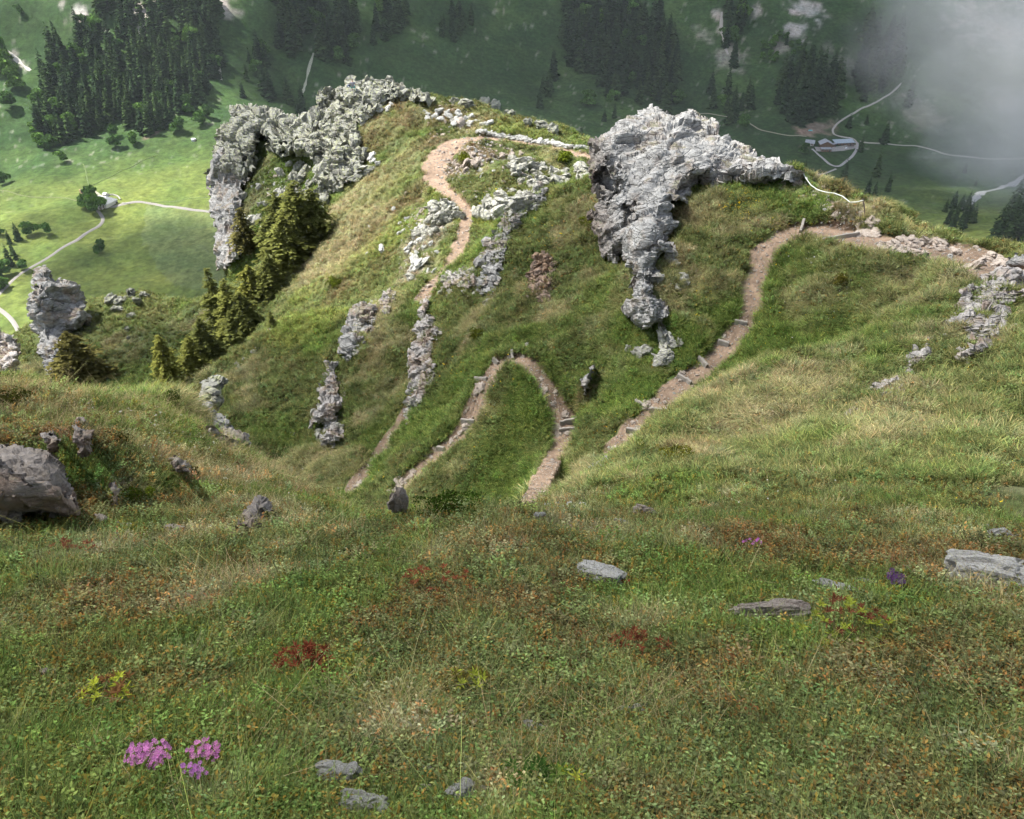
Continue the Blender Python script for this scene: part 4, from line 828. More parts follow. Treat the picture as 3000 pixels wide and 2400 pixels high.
wood([(160,150),(260,60),(300,0),(640,0),(650,60),(420,130),(250,240),(100,240)], 60, 15, 92, 'spruce in the thinner upper part of the left wood', 'spruces of the upper left wood', .16, 'rounder green tree in the upper left wood')
for (px, py) in ((105,395),(120,425),(138,440),(345,432),(392,425),(612,345),(590,365),(520,385),(335,405)):
    q, d = hit([px], [py], dmin=200); plant('broad', q[0], 46*d[0]/F, 'round leafy tree at the lower rim of the left wood', 'leafy trees at the rim of the left wood')
for (px, py, w, lab) in ((10,170,60,'round tree at the left edge, uppermost of four'),(12,215,62,'broad tree at the left edge under the scree track'),(45,262,58,'round tree standing alone below the scree track'),(30,315,50,'small bright green tree on the open pasture'),
        (185,476,34,'small tree beside the pale boulders'),(12,540,40,'single tree on the upper meadow at the left edge'),(262,606,60,'large dark round tree beside the left farmhouse, the upper one'),(282,625,62,'large dark round tree beside the left farmhouse, the lower one'),
        (90,690,44,'round tree in the shaded field, left one of a pair'),(140,688,38,'round tree in the shaded field, right one of a pair'),(293,742,42,'round tree alone in the middle of the shaded field'),(70,792,34,'small round tree beside the lower road'),
        (0,690,30,'tree cut by the left edge above the spruce row'),(20,805,50,'bushy tree at the foot of the dark spruce row'),(8,850,44,'bushy tree below the dark spruce row'),(60,45,30,'tree alone at the upper left')):
    q, d = hit([px], [py], dmin=200); plant('broad', q[0], w*1.15*d[0]/F, lab, None)
wood([(0,740),(50,690),(60,720),(25,830),(0,870)], 9, 13, 60, 'dark spruce in the short row at the left picture edge', 'spruces of the row at the left edge')
for (px, py, h) in ((730,182,46),(722,235,54),(712,285,50),(1700,420,60),(1640,388,34),(1770,355,40),(1800,345,44)):
    q, d = hit([px], [py], dmin=200); plant('spruce', q[0], h*d[0]/F, {730:'slim spruce on the bright slope, uppermost of three',722:'slim spruce on the bright slope, middle of three',712:'pale spruce just above the rock wall',1700:'single dark spruce just beyond the end of the ridge',1640:'short spruce above the ridge end',1770:'dark spruce left of the top of the huge crag',1800:'second dark spruce left of the top of the huge crag'}[px], None)
wood([(745,300),(740,180),(775,140),(800,290)], 9, 14, 76, 'spruce in the clump behind the rock wall', 'spruces behind the rock wall', .3, 'leafy tree in the clump behind the rock wall')
wood([(800,330),(850,270),(940,320),(930,335),(860,335)], 7, 14, 60, 'tree at the foot of the gully right behind the rock wall', 'trees behind the notch of the rock wall', .5)
wood([(815,165),(815,0),(960,0),(930,90),(870,165)], 34, 14, 86, 'spruce in the dark wood at the top, left of the open slope', 'spruces of the upper dark wood', .08)
wood([(930,170),(960,50),(1060,0),(1045,130),(1020,195),(950,180)], 30, 14, 84, 'spruce in the pointed dark wood right of the pale gully', 'spruces of the pointed wood', .1)
wood([(1080,150),(1100,30),(1200,0),(1190,80),(1110,160)], 16, 13, 76, 'spruce in the small dark group above the person', 'spruces above the person', .1)
wood([(1270,100),(1350,20),(1390,60),(1340,125)], 12, 15, 54, 'spruce in the small group alone on the dark slope', 'spruces alone on the dark slope')
wood([(1650,150),(1640,0),(1900,0),(1960,100),(2010,210),(1980,330),(1900,330),(1830,290),(1790,300),(1740,230),(1680,220)], 110, 13, 84, 'spruce in the broad dark wood above the huge crag', 'spruces of the wood above the crag', .06, 'leafy tree in the dark wood above the huge crag')
wood([(1580,320),(1600,230),(1640,200),(1620,280),(1600,330)], 6, 13, 70, 'spruce in the narrow column left of the broad dark wood', 'spruces of the narrow column', .1)
for (px, py, h) in ((1720,310,50),(1790,305,46),(1985,300,40)):
    q, d = hit([px], [py], dmin=200); plant('broad', q[0], h*d[0]/F, {1720:'round dark tree below the broad wood, left one',1790:'round dark tree below the broad wood, right one',1985:'small leafy tree at the right foot of the broad wood'}[px], None)
wood([(2120,100),(2130,0),(2180,10),(2190,110),(2200,190),(2150,220),(2120,180)], 13, 17, 74, 'spruce in the narrow wood between two pale gullies', 'spruces between the gullies', .4, 'leafy tree between the two pale gullies')
wood([(2220,160),(2280,100),(2300,110),(2260,220)], 8, 16, 46, 'leafy tree on the stony slope left of the scree', 'leafy trees left of the scree', 1.0)
wood([(2060,290),(2110,240),(2200,290),(2210,370),(2150,385)], 13, 17, 70, 'spruce in the group above the track to the right farm', 'spruces above the farm track', .25)
wood([(2270,330),(2290,230),(2420,170),(2470,250),(2450,330),(2370,370),(2330,380),(2290,350)], 44, 13, 92, 'spruce in the dark wood directly above the right farm', 'spruces above the right farm')
wood([(2520,300),(2490,180),(2560,90),(2640,160),(2640,230),(2560,280)], 30, 14, 90, 'misty spruce in the wood above the stone wall track', 'spruces above the stone wall track')
wood([(2280,100),(2340,130),(2360,210),(2330,190)], 7, 14, 38, 'small tree beside the scree, half lost in shade', 'small trees by the scree', .8)
for (px, py, h, lab) in ((2660,310,76,'tall dark spruce right of the stone wall track'),(2485,375,44,'dark spruce above the long barn'),(2538,365,34,'small round spruce above the pasture'),(2590,420,66,'large spruce by the road to the right'),
        (2520,445,52,'spruce at the right end of the long barn'),(2468,540,76,'tall spruce hiding the road fork'),(2566,518,80,'thin grey spruce with a bare trunk'),(2357,500,36,'dark spruce just above the rope post'),(2540,572,56,'left spruce of the pair below the pasture'),
        (2558,580,54,'right spruce of the pair below the pasture'),(2600,562,62,'spruce standing right of the pair'),(2825,508,36,'crooked tree on the pasture in the mist'),(2856,545,26,'small tree beside the stream')):
    q, d = hit([px], [py], dmin=200); plant('spruce', q[0], h*1.05*d[0]/F, lab, None)
q, d = hit([2355], [452], dmin=200); plant('broad', q[0], 40*d[0]/F, 'round dark tree beside the small farm hut', None)
wood([(2755,650),(2770,610),(2840,600),(2850,660),(2800,690)], 16, 10, 52, 'dark spruce in the dense group below the stream', 'spruces below the stream')
wood([(2900,745),(2940,640),(3010,590),(3020,760)], 18, 17, 120, 'spruce in the wood at the right picture edge', 'spruces at the right edge', .12)

alone = [t for t in SPR if t[4] is None]; rest = sorted([t for t in SPR if t[4]], key=lambda t: -t[0]); n_ind = 284-len(alone)
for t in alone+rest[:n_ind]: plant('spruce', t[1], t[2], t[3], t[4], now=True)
FAR_REST = rest[n_ind:]
def near_tree(px, py, hpx, lab, wid=.24, mat=None, seed=0, levels=26, per=13, gap=.2, lean=0):
    p, d = hit([px], [py], dmin=40); h = hpx*d[0]/F*.92
    root = bpy.data.objects.new('spruce_tree', None); COL.objects.link(root); root.location = p[0]; root.rotation_euler = (0, 0, rng.uniform(0, 6)); tag(root, lab, 'tree')
    V, Q = trunk_mesh(h*.97, h*.018+.03, seed=seed, lean=lean, segs=7); link('trunk', mesh_np('trunk', V, quads=Q), M_bark, root)
    link('crown', spruce_crown(h, h*wid, levels, per, 500+seed, spray=5, gap=gap, low=.04, droop=.25, jag=.7), mat or M_spruce_near, root)
near_tree(725, 735, 140, 'brownish spruce on the shaded hollow, leftmost of the high trees', .27, M_spruce_red, 1, gap=.1)
near_tree(825, 700, 150, 'yellow green spruce at the left of the large tree group', .38, seed=2)
near_tree(888, 735, 225, 'tallest spruce of the large tree group with a bare lower trunk', .30, seed=3, levels=28, gap=.3)
near_tree(930, 705, 165, 'spruce at the right of the large tree group above its shadow', .40, seed=4)
near_tree(845, 775, 165, 'lowest bushy spruce of the large tree group', .42, seed=5)
near_tree(800, 850, 120, 'bushy spruce halfway down the tree line', .42, seed=6)
near_tree(745, 890, 130, 'dense spruce below the halfway spruce of the tree line', .42, seed=7)
near_tree(690, 990, 200, 'thin half dead spruce at the left of the lower tree group', .26, seed=8, gap=.45)
near_tree(648, 985, 230, 'tall thin spruce with dead grey branches beside the shrub slope', .16, seed=18, gap=.5)
near_tree(725, 985, 150, 'broad dark spruce at the right of the lower tree group', .42, seed=9)
near_tree(610, 1060, 150, 'young yellowish spruce below the lower tree group', .36, seed=10)
near_tree(575, 1090, 130, 'yellowish spruce closest to the lichened boulder', .36, seed=11)
near_tree(500, 1130, 180, 'dark upright spruce alone on the shrub slope', .22, seed=12, levels=28, gap=.25)
near_tree(245, 1130, 190, 'broad dark spruce beside the foot of the pinnacle', .42, seed=13, mat=M_spruce_red, gap=.08)
near_tree(797, 958, 60, 'small spruce on the grass right of the lower tree group', .28, seed=14, levels=12)

# shrubs
def shrub(px, py, wpx, lab, col=(1, 1, 1), dmin=1.5, hgt=.55, n=900, cat='shrub', name='shrub', leaf=.045):
    p, d = hit([px], [py], dmin=dmin); w = wpx*d[0]/F; me = broad_crown(hgt, .42, n, int(px), leaf=leaf, lobes=12, cmul=col)
    o = link(name, me, M_shrub, loc=p[0]+np.array((0, 0, -.05*w))); o.scale = (w, w, w); return tag(o, lab, cat)
shrub(400,1470,110,'leafy shrub with yellow green tips at the foot of the knoll',(.8,.9,.5),n=1500,leaf=.03)
shrub(200,1370,60,'yellow tipped shrub right above the large boulder',(.7,.7,.5),leaf=.03); shrub(560,1395,70,'brownish shrub in the middle of the knoll',(.9,.6,.6),leaf=.03); shrub(335,1300,90,'reddish dark shrub on the knoll beside the dark rock',(.6,.5,.5),leaf=.03)
shrub(40,1190,120,'dark heather cushion at the left edge of the knoll',(.55,.5,.5),leaf=.03); shrub(500,1190,100,'dark green cushion on the crest of the knoll',(.5,.6,.5),leaf=.03)
shrub(1320,1520,190,'dark green shrub mound on the near crest right of the pointed stone',(.5,.75,.5),n=2200,leaf=.022,hgt=.4)
shrub(2460,830,60,'round brown shrub in the middle of the green bowl',(.75,.6,.6),dmin=20); shrub(2385,900,40,'small reddish shrub below the round brown one',(.9,.5,.4),dmin=20)
shrub(1650,475,70,'yellow green juniper right of the kerb stones',(1,1.1,.6),dmin=40); shrub(1360,470,50,'small juniper on the bare patch inside the loop',(1,1,.6),dmin=40)
shrub(1400,995,70,'dark juniper above the left arm of the hairpin',(.6,.6,.5),dmin=20); shrub(1990,850+20,30,'small dark shrub beside the crag foot',(.6,.7,.5),dmin=20)
shrub(1985,1350,130,'low brown green bush on the near edge of the right slope',(.7,.62,.5),n=1400,leaf=.03,hgt=.3); shrub(1890,1330,90,'second low bush beside the larger one on the right slope',(.6,.65,.5),leaf=.03,hgt=.3)
shrub(1720,660,50,'juniper against the left foot of the crag',(.8,.8,.5),dmin=20); shrub(985,835,60,'dark low juniper alone on the pale grass slope',(.7,.75,.5),dmin=30,hgt=.35)
shrub(2600,1370,60,'low shrub in the right slope meadow',(.6,.7,.4),leaf=.03,hgt=.3); shrub(2150,1400,70,'brown twiggy shrub low on the right slope',(.8,.6,.5),leaf=.03,hgt=.35)
# ------------------------------------------------------------------ wooden steps, posts and rope
def wood_mat(name, col):
    m, nt, b = new_mat(name); n = noise(nt, 6, 5, .7, stretch=((1, 12, 12), (0, 0, 0))); c = ramp(nt, n.outputs[0], [(.3, tuple(k*.5 for k in col)), (.7, tuple(k*1.25 for k in col))])
    nt.links.new(c, b.inputs['Base Color']); b.inputs['Roughness'].default_value = .9; bump(nt, b, n.outputs[0], .6, .01); return m
M_wood = wood_mat('weathered wood', (.30, .27, .23)); M_rust, _n, _b = new_mat('rusty iron'); _b.inputs['Base Color'].default_value = (.10, .07, .055, 1); _b.inputs['Roughness'].default_value = .8
M_rope, _n, _b = new_mat('pale rope'); _b.inputs['Base Color'].default_value = (.62, .64, .58, 1); _b.inputs['Roughness'].default_value = .9
def beam(name, a, b, w, h, mat, parent=None, seed=0):
    """A hewn board from a to b with rounded-off, slightly uneven edges."""
    a = np.array(a, float); b = np.array(b, float); L_ = np.linalg.norm(b-a); g = np.random.default_rng(seed); n = 7; V = []; Q = []
    sec = [(-.5, -.38), (-.38, -.5), (.38, -.5), (.5, -.38), (.5, .38), (.38, .5), (-.38, .5), (-.5, .38)]
    for i in range(n):
        t = i/(n-1); k = 1+g.normal(0, .04); bow = g.normal(0, .006)
        for (u, v) in sec: V.append(((t-.5)*L_, u*w*k+bow, v*h*k+bow))
    for i in range(n-1):
        for s in range(8): Q.append((i*8+s, i*8+(s+1) % 8, i*8+8+(s+1) % 8, i*8+8+s))
    for base, flip in ((0, 1), ((n-1)*8, 0)):
        for f in ((0, 1, 2, 3), (0, 3, 4, 7), (7, 4, 5, 6)): Q.append(tuple(base+k for k in (f[::-1] if flip == 0 else f)))
    o = link(name, mesh_np(name, np.array(V), quads=np.array(Q), smooth_sh=False), mat, parent); o.location = (a+b)/2
    d = Vector(tuple(b-a)).normalized(); up = Vector((0, 0, 1)); yv = up.cross(d).normalized(); zv = d.cross(yv)
    o.rotation_euler = Matrix((d, yv, zv)).transposed().to_euler(); return o
steps = [((2152,946),(2188,955),'uppermost wooden step board of the right stair'),((2103,1003),(2134,1019),'second wooden step board from the top of the right stair'),((2046,1050),(2070,1083),'slanting third step board of the right stair'),
 ((1986,1103),(2023,1133),'fourth step board of the right stair above the dark soil bank'),((1902,1204),(1957,1211),'step board beside the green tussock low on the right stair'),((1835,1261),(1891,1280),'lowest wooden step board of the right stair'),
 ((1862,1180),(1886,1203),'short grey board on the left bank of the right stair'),((2355,648),(2343,688),'board set across the trail at its upper bend'),((2406,711),(2516,690),'long thin board lying along the wide trail'),
 ((1499,1029),(1501,1056),'board across the top of the lower hairpin'),((1444,1054),(1459,1070),'short board on the inner left side of the lower hairpin'),((1392,1113),(1428,1126),'step board at the lower end of the left hairpin arm'),
 ((1352,1236),(1391,1247),'step board halfway down the left stepped path'),((1281,1315),(1303,1323),'short step board low on the left stepped path'),((1640,1243),(1690,1233),'upper of two thin boards below the stone steps'),
 ((1637,1264),(1684,1261),'lower of two thin boards below the stone steps'),((1516,1503),(1546,1494),'thin board at the lower end of the middle path')]
for i, (a, b, lab) in enumerate(steps):
    q, d = hit([a[0], b[0]], [a[1], b[1]], dmin=24); d0 = d.mean(); q = P([a[0], b[0]], [a[1], b[1]], [d0*.5+d[0]*.5, d0*.5+d[1]*.5]); q[:, 2] = np.maximum(q[:, 2], H(q[:, 0], q[:, 1]))+.03
    st = beam('step_board', q[0], q[1], .11, .24, M_wood, seed=i); tag(st, lab, 'step board', 'wooden step boards of the path')
def tube_obj(name, pts, r, mat, parent=None, sides=6):
    pts = [np.array(p, float) for p in pts]; V = []; Q = []
    for i, p in enumerate(pts):
        d = pts[min(i+1, len(pts)-1)]-pts[max(i-1, 0)]; d /= np.linalg.norm(d); a = np.cross(d, (.31, .9, .27)); a /= np.linalg.norm(a); b = np.cross(d, a)
        for s in range(sides): an = 2*math.pi*s/sides; V.append(p+(a*math.cos(an)+b*math.sin(an))*r)
    for i in range(len(pts)-1):
        for s in range(sides): Q.append((i*sides+s, i*sides+(s+1) % sides, (i+1)*sides+(s+1) % sides, (i+1)*sides+s))
    return link(name, mesh_np(name, np.array(V), quads=np.array(Q)), mat, parent)
def post(px, py, tx, ty, lab):
    q, d = hit([px], [py], dmin=25); top = P(tx, ty, d[0]-.1); base = q[0]-np.array((0, 0, .25)); root = bpy.data.objects.new('iron_post', None); COL.objects.link(root); root.location = q[0]; tag(root, lab, 'post')
    r = top-q[0]; tube_obj('rod', [base-q[0], r*.5, r], .022, M_rust, root); tube_obj('eyelet', [r+np.array((.05*math.cos(t), .02, .05*math.sin(t)+.03)) for t in np.linspace(0, 2*math.pi, 12)], .012, M_rust, root)
    return top
ta = post(2335,548,2352,508,'leaning rusty iron post holding the high end of the rope'); tb = post(2537,641,2529,588,'rusty iron post holding the low end of the rope')
dA = (ta[1]*CS - ta[2]*SN); dB = (tb[1]*CS - tb[2]*SN)
rp = [(2352,506),(2362,524),(2376,543),(2395,562),(2416,578),(2440,588),(2465,593),(2490,594),(2510,592),(2529,587)]
pts = [P(a, b, dA+(dB-dA)*(a-2352)/177-.1) for a, b in rp]; pts = [np.array((q[0], q[1], max(q[2], float(H(q[0], q[1]))+.30))) for q in pts]; rope = tube_obj('rope', pts, .020, M_rope, sides=6); tag(rope, 'pale rope sagging between the two iron posts', 'rope')

# ------------------------------------------------------------------ farm buildings in the valley
def flat_mat(name, col, rough=.8):
    m, nt, b = new_mat(name); n = noise(nt, .9, 4, .7); c = ramp(nt, n.outputs[0], [(.3, tuple(k*.78 for k in col)), (.7, tuple(k*1.18 for k in col))]); nt.links.new(c, b.inputs['Base Color']); b.inputs['Roughness'].default_value = rough; return m
M_shingle = flat_mat('pale shingle roof', (.50, .50, .50)); M_shingle_d = flat_mat('grey shingle roof', (.30, .31, .33)); M_metal = flat_mat('blue grey sheet roof', (.30, .36, .41), .5); M_plaster = flat_mat('pale plaster', (.55, .52, .47)); M_timber = flat_mat('brown timber wall', (.16, .10, .065)); M_hole = flat_mat('dark window glass', (.03, .03, .035), .2)
M_wallstone = flat_mat('field stone wall', (.36, .34, .31)); M_logs = flat_mat('fresh cut logs', (.62, .45, .24)); M_tarp = flat_mat('teal tarpaulin', (.12, .42, .42)); M_paint = flat_mat('white paint', (.75, .76, .76), .4); M_black = flat_mat('black tarpaulin', (.03, .03, .035))
def poly_obj(name, V, Fc, mat, parent): 
    me = bpy.data.meshes.new(name); me.from_pydata([tuple(v) for v in V], [], Fc); return link(name, me, mat, parent)
def box_v(x0, x1, y0, y1, z0, z1): return [(x0,y0,z0),(x1,y0,z0),(x1,y1,z0),(x0,y1,z0),(x0,y0,z1),(x1,y0,z1),(x1,y1,z1),(x0,y1,z1)], [(0,3,2,1),(4,5,6,7),(0,1,5,4),(1,2,6,5),(2,3,7,6),(3,0,4,7)]
def house(name, px, py, L_, W_h, hw, hr, rot, lab, roofm, wallm, hip=0.0, shed=False, over=.9, wins=3, dxy=(0, 0), chim=False, cat='building'):
    q, d = hit([px], [py], dmin=200); p = q[0]; root = bpy.data.objects.new(name, None); COL.objects.link(root); root.location = (p[0]+dxy[0], p[1]+dxy[1], p[2]-.3); root.rotation_euler = (0, 0, math.radians(rot)); tag(root, lab, cat)
    a, b = L_/2, W_h/2; V, Fc = box_v(-a, a, -b, b, 0, hw)
    if not shed and hip == 0: V += [(-a, 0, hw+hr*b/(b+over)), (a, 0, hw+hr*b/(b+over))]; Fc += [(4, 7, 8), (5, 9, 6)]
    poly_obj('wall', V, Fc, wallm, root); A, B = a+over, b+over; t = .25; zr = hw+.05-hr*0
    if shed: ring = [(-A,-B,hw),(A,-B,hw),(A,B,hw+hr),(-A,B,hw+hr)]; V = ring+[(x, y, z+t) for x, y, z in ring]; Fc = [(0,3,2,1),(4,5,6,7),(0,1,5,4),(1,2,6,5),(2,3,7,6),(3,0,4,7)]
    else:
        h0 = hw-.15; rx = A*(1-hip); ring = [(-A,-B,h0),(A,-B,h0),(A,B,h0),(-A,B,h0),(-rx,0,hw+hr),(rx,0,hw+hr)]; V = ring+[(x, y, z+t) for x, y, z in ring]
        Fc = [(6,7,11,10),(8,9,10,11),(0,4,5,1),(2,5,4,3),(0,1,7,6),(2,3,9,8),(1,5,11,7),(5,2,8,11),(3,4,10,9),(4,0,6,10)] if hip == 0 else [(6,7,11,10),(8,9,10,11),(7,8,11),(9,6,10),(0,4,5,1),(2,5,4,3),(1,5,2),(3,4,0),(0,1,7,6),(1,2,8,7),(2,3,9,8),(3,0,6,9)]
    rf = poly_obj('roof', V, Fc, roofm, root)
    if chim: v, f = box_v(a*.3, a*.3+.8, .4, 1.2, hw+hr*.4, hw+hr+.9); poly_obj('chimney', v, f, M_wallstone, rf)
    for k in range(wins):
        x = -a+L_*(k+.5)/wins; v, f = box_v(x-.45, x+.45, -b-.06, -b+.05, hw*.42, hw*.42+1.1); w = poly_obj('window', v, f, M_hole, root); v, f = box_v(x-.55, x+.55, -b-.1, -b-.062, hw*.42-.12, hw*.42-.0); poly_obj('sill', v, f, M_paint, w)
    v, f = box_v(a*.55, a*.55+1.0, -b-.07, -b+.05, 0, 2.0); poly_obj('door', v, f, M_timber if wallm != M_timber else M_hole, root)
    return root
house('farmhouse', 305, 600, 12.5, 12, 2.6, 4.2, -12, 'farmhouse with a broad pale shingle hip roof at the left meadow', M_shingle, M_plaster, hip=.55, chim=True)
house('shed', 289, 611, 7, 2.6, 1.7, .7, -3, 'low pale lean-to in front of the left farmhouse', M_shingle, M_plaster, shed=True, wins=2, over=.3)
house('hut', 311, 575, 2.4, 3.4, 2.2, .7, -25, 'tiny pale hut behind the left farmhouse', M_paint, M_plaster, wins=1, over=.25)
house('shed', 336, 596, 3.5, 2, 1.5, .5, 60, 'small open timber lean-to right of the left farmhouse', M_shingle, M_timber, shed=True, wins=1, over=.3)
house('farmhouse', 2417, 432, 10, 10.5, 4.2, 2.8, 84, 'main farmhouse with a grey gable roof at the right farm', M_shingle_d, M_timber, chim=True)
house('porch', 2419, 443, 9.5, 3.0, 2.4, .9, 0, 'low grey porch roof in front of the right farmhouse', M_shingle_d, M_timber, shed=True, over=.3, wins=3)
house('barn', 2470, 424, 19.5, 7, 2.8, 1.6, 9, 'long barn with a blue grey sheet roof at the right farm', M_metal, M_timber, shed=True, wins=6, over=.5)
house('hut', 2372, 424, 7, 6.5, 2.4, 2.3, -20, 'small farm hut with a dark shingle gable, left of the right farmhouse', M_shingle_d, M_plaster, wins=2)
house('shed', 2442, 428, 3.2, 3, 2.4, .8, 30, 'dark little shed between the farmhouse and the long barn', M_shingle_d, M_timber, wins=1, over=.3)
house('water_tank_hut', 568, 412, 3.2, 2.6, 1.6, .5, 0, 'white box like hut alone on the left pasture', M_paint, M_paint, wins=1, over=.15, cat='hut')
def wall_line(pts, lab, hgt=.9, wd=.9):
    t = np.array(pts, float); w, _ = hit(t[:, 0], t[:, 1], dmin=200); w = resample(w, 1.2); tx = np.gradient(w[:, 0]); ty = np.gradient(w[:, 1]); l = np.hypot(tx, ty); nx, ny = -ty/l, tx/l; rows = []
    for s, hh in ((-.5, -.3), (-.42, hgt*.8), (0, hgt), (.42, hgt*.8), (.5, -.3)):
        a = w[:, 0]+nx*wd*s; b = w[:, 1]+ny*wd*s; rows.append(np.stack([a, b, H(a, b)+hh*(1+.35*noise2(np.arange(len(w))*.7+s*9, np.zeros(len(w)), 8))], -1))
    V = np.stack(rows, 1).reshape(-1, 3); o = link('stone_wall', mesh_np('stone_wall', V, quads=quads_of(len(w), 5), smooth_sh=False), M_wallstone); tag(o, lab, 'wall')
wall_line([(318,573),(332,572),(345,576),(354,586)], 'curved dry stone wall behind the left farmhouse'); wall_line([(357,597),(368,597),(380,598)], 'short stone wall by the junction right of the left farmhouse', .7)
wall_line([(2448,434),(2470,431),(2500,424)], 'straight stone wall in front of the long barn', 1.2); wall_line([(2640,245),(2610,275),(2560,303),(2500,333),(2467,351)], 'long stone wall climbing beside the track to the misty wood', 1.0)
def log_pile(px, py, n, r, ln, rot, lab, tarp=False):
    q, d = hit([px], [py], dmin=200); root = bpy.data.objects.new('log_pile', None); COL.objects.link(root); root.location = q[0]; root.rotation_euler = (0, 0, rot); tag(root, lab, 'log pile'); k = 0
    for row in range(n):
        for c in range(n-row): tube_obj('log', [(-ln/2, (c+row*.5-n/2)*2*r, r+row*1.7*r), (ln/2, (c+row*.5-n/2)*2*r, r+row*1.7*r)], r, M_logs, root, 8)
    if tarp: v, f = box_v(-ln*.3, ln*.3, -n*r*1.05, -n*r*.2, .2, 1.9*r*n); poly_obj('cover', v, f, M_black, root)
log_pile(245, 566, 4, .45, 5, .5, 'heap of pale cut logs with a black cover above the left farm', True); log_pile(262, 561, 2, .4, 2.2, .3, 'small pale log heap beside the larger one')
# parked car and tarp
q, d = hit([2480], [436], dmin=200); root = bpy.data.objects.new('parked_car', None); COL.objects.link(root); root.location = q[0]; root.rotation_euler = (0, 0, .4); tag(root, 'small white car parked in the yard below the long barn', 'car')
prof = [(-1.8, .35), (-1.85, .75), (-1.0, .85), (-.55, 1.35), (.7, 1.38), (1.25, .9), (1.8, .8), (1.85, .35)]; V = [(x, -.75, z) for x, z in prof]+[(x, .75, z) for x, z in prof]; n = len(prof)
poly_obj('body', V, [tuple(range(n))[::-1], tuple(range(n, 2*n))]+[(i, (i+1) % n, (i+1) % n+n, i+n) for i in range(n)], M_paint, root)
for sx in (-1.15, 1.15):
    for sy in (-.72, .72): tube_obj('wheel', [(sx, sy-.09, .3), (sx, sy+.09, .3)], .3, M_hole, root, 12)
for sy in (-.76, .76): v, f = box_v(-.75, .9, min(sy, sy*1.01), max(sy, sy*1.01), .92, 1.25); poly_obj('window', v, f, M_hole, root)
q, d = hit([2374], [384], dmin=200); g_ = np.random.default_rng(3); gx, gy = np.meshgrid(np.linspace(-2.2, 2.2, 12), np.linspace(-1.2, 1.2, 7)); gz = 1.1*(1-(gx/2.3)**4)*(1-(gy/1.3)**4)+.2*noise2(gx*2, gy*2, 4)
o = link('tarpaulin', mesh_np('tarpaulin', np.stack([gx, gy, gz], -1).reshape(-1, 3), quads=quads_of(7, 12)), M_tarp, loc=q[0]); tag(o, 'teal and white tarpaulin over a heap on the cleared ground', 'tarpaulin')

# ------------------------------------------------------------------ the hiker on the crest, with pack
M_skin, _n, _b = new_mat('skin'); _b.inputs['Base Color'].default_value = (.45, .28, .2, 1); M_shirt = flat_mat('grey shirt', (.25, .24, .27)); M_short = flat_mat('teal shorts', (.12, .34, .32)); M_hair = flat_mat('dark hair', (.04, .03, .025)); M_pack = flat_mat('dark blue pack', (.05, .07, .12)); M_boot = flat_mat('boots', (.07, .06, .05))
def skin_obj(name, verts, edges, radii, mat, parent, sub=2, root_i=0):
    me = bpy.data.meshes.new(name); me.from_pydata(verts, edges, []); o = link(name, me, mat, parent); sk = o.modifiers.new('s', 'SKIN'); sk.use_smooth_shade = True
    if not me.skin_vertices: bpy.context.view_layer.objects.active = o; bpy.ops.mesh.customdata_skin_add()
    for i, r in enumerate(radii): me.skin_vertices[0].data[i].radius = (r, r) if isinstance(r, (int, float)) else r; me.skin_vertices[0].data[i].use_root = (i == root_i)
    o.modifiers.new('d', 'SUBSURF').levels = sub; return o
bpy.context.view_layer.update(); _dg = bpy.context.evaluated_depsgraph_get(); _ds = []
for a_ in (1026, 1034, 1042):
    for b_ in (236, 244, 252, 258):
        dr = Vector(tuple(P(a_, b_, 1.0))).normalized(); ok_, loc_, *_r = scene.ray_cast(_dg, (0, 0, 0), dr)
        if ok_ and 60 < loc_[1] < 130: _ds.append(loc_[1]*CS - loc_[2]*SN)
sd = (min(_ds) if _ds else 90)-.55; seat = P(1034, 258, sd)
put_stone('block', seat+np.array((0, .55, -1.42)), 2.3, 'squarish lichened block on which the hiker sits', None, sink=.0, lay=0, tilt=.05)
pr = bpy.data.objects.new('person', None); COL.objects.link(pr); pr.location = seat; tag(pr, 'hiker in grey shirt and teal shorts sitting on the crest rocks with the back turned', 'person')
bv = [(0,0,.10),(0,-.02,.32),(0,.0,.52),(0,.03,.62),(0,.04,.70),(0,.05,.83), (-.19,0,.56),(-.27,.06,.33),(-.24,.24,.20),(-.22,.32,.19), (.19,0,.56),(.27,.06,.33),(.24,.24,.20),(.22,.32,.19),
      (-.10,.06,.10),(-.16,.46,.17),(-.16,.52,-.26),(-.16,.68,-.30),(.10,.06,.10),(.16,.46,.17),(.16,.52,-.26),(.16,.68,-.30)]
be = [(0,1),(1,2),(2,3),(3,4),(4,5),(2,6),(6,7),(7,8),(8,9),(2,10),(10,11),(11,12),(12,13),(0,14),(14,15),(15,16),(16,17),(0,18),(18,19),(19,20),(20,21)]
br = [.15,.13,.14,.06,.07,.095,.06,.045,.035,.03,.06,.045,.035,.03,.09,.065,.04,.035,.09,.065,.04,.035]
body = skin_obj('body', bv, be, br, M_skin, pr)
skin_obj('shirt', [(0,0,.08),(0,-.02,.32),(0,0,.52),(0,.02,.58),(-.19,0,.55),(-.25,.04,.40),(.19,0,.55),(.25,.04,.40)], [(0,1),(1,2),(2,3),(2,4),(4,5),(2,6),(6,7)], [(.18,.16),(.17,.15),(.18,.15),.07,.085,.075,.085,.075], M_shirt, pr)
skin_obj('shorts', [(0,0,.06),(-.12,.10,.10),(-.15,.34,.16),(.12,.10,.10),(.15,.34,.16)], [(0,1),(1,2),(0,3),(3,4)], [.17,.12,.1,.12,.1], M_short, pr)
skin_obj('hair', [(0,.02,.83),(0,.03,.90)], [(0,1)], [.105,.085], M_hair, pr)
for sx in (-.16, .16): skin_obj('shoe', [(sx,.50,-.30),(sx,.74,-.33)], [(0,1)], [.065,.05], M_boot, pr, 1)
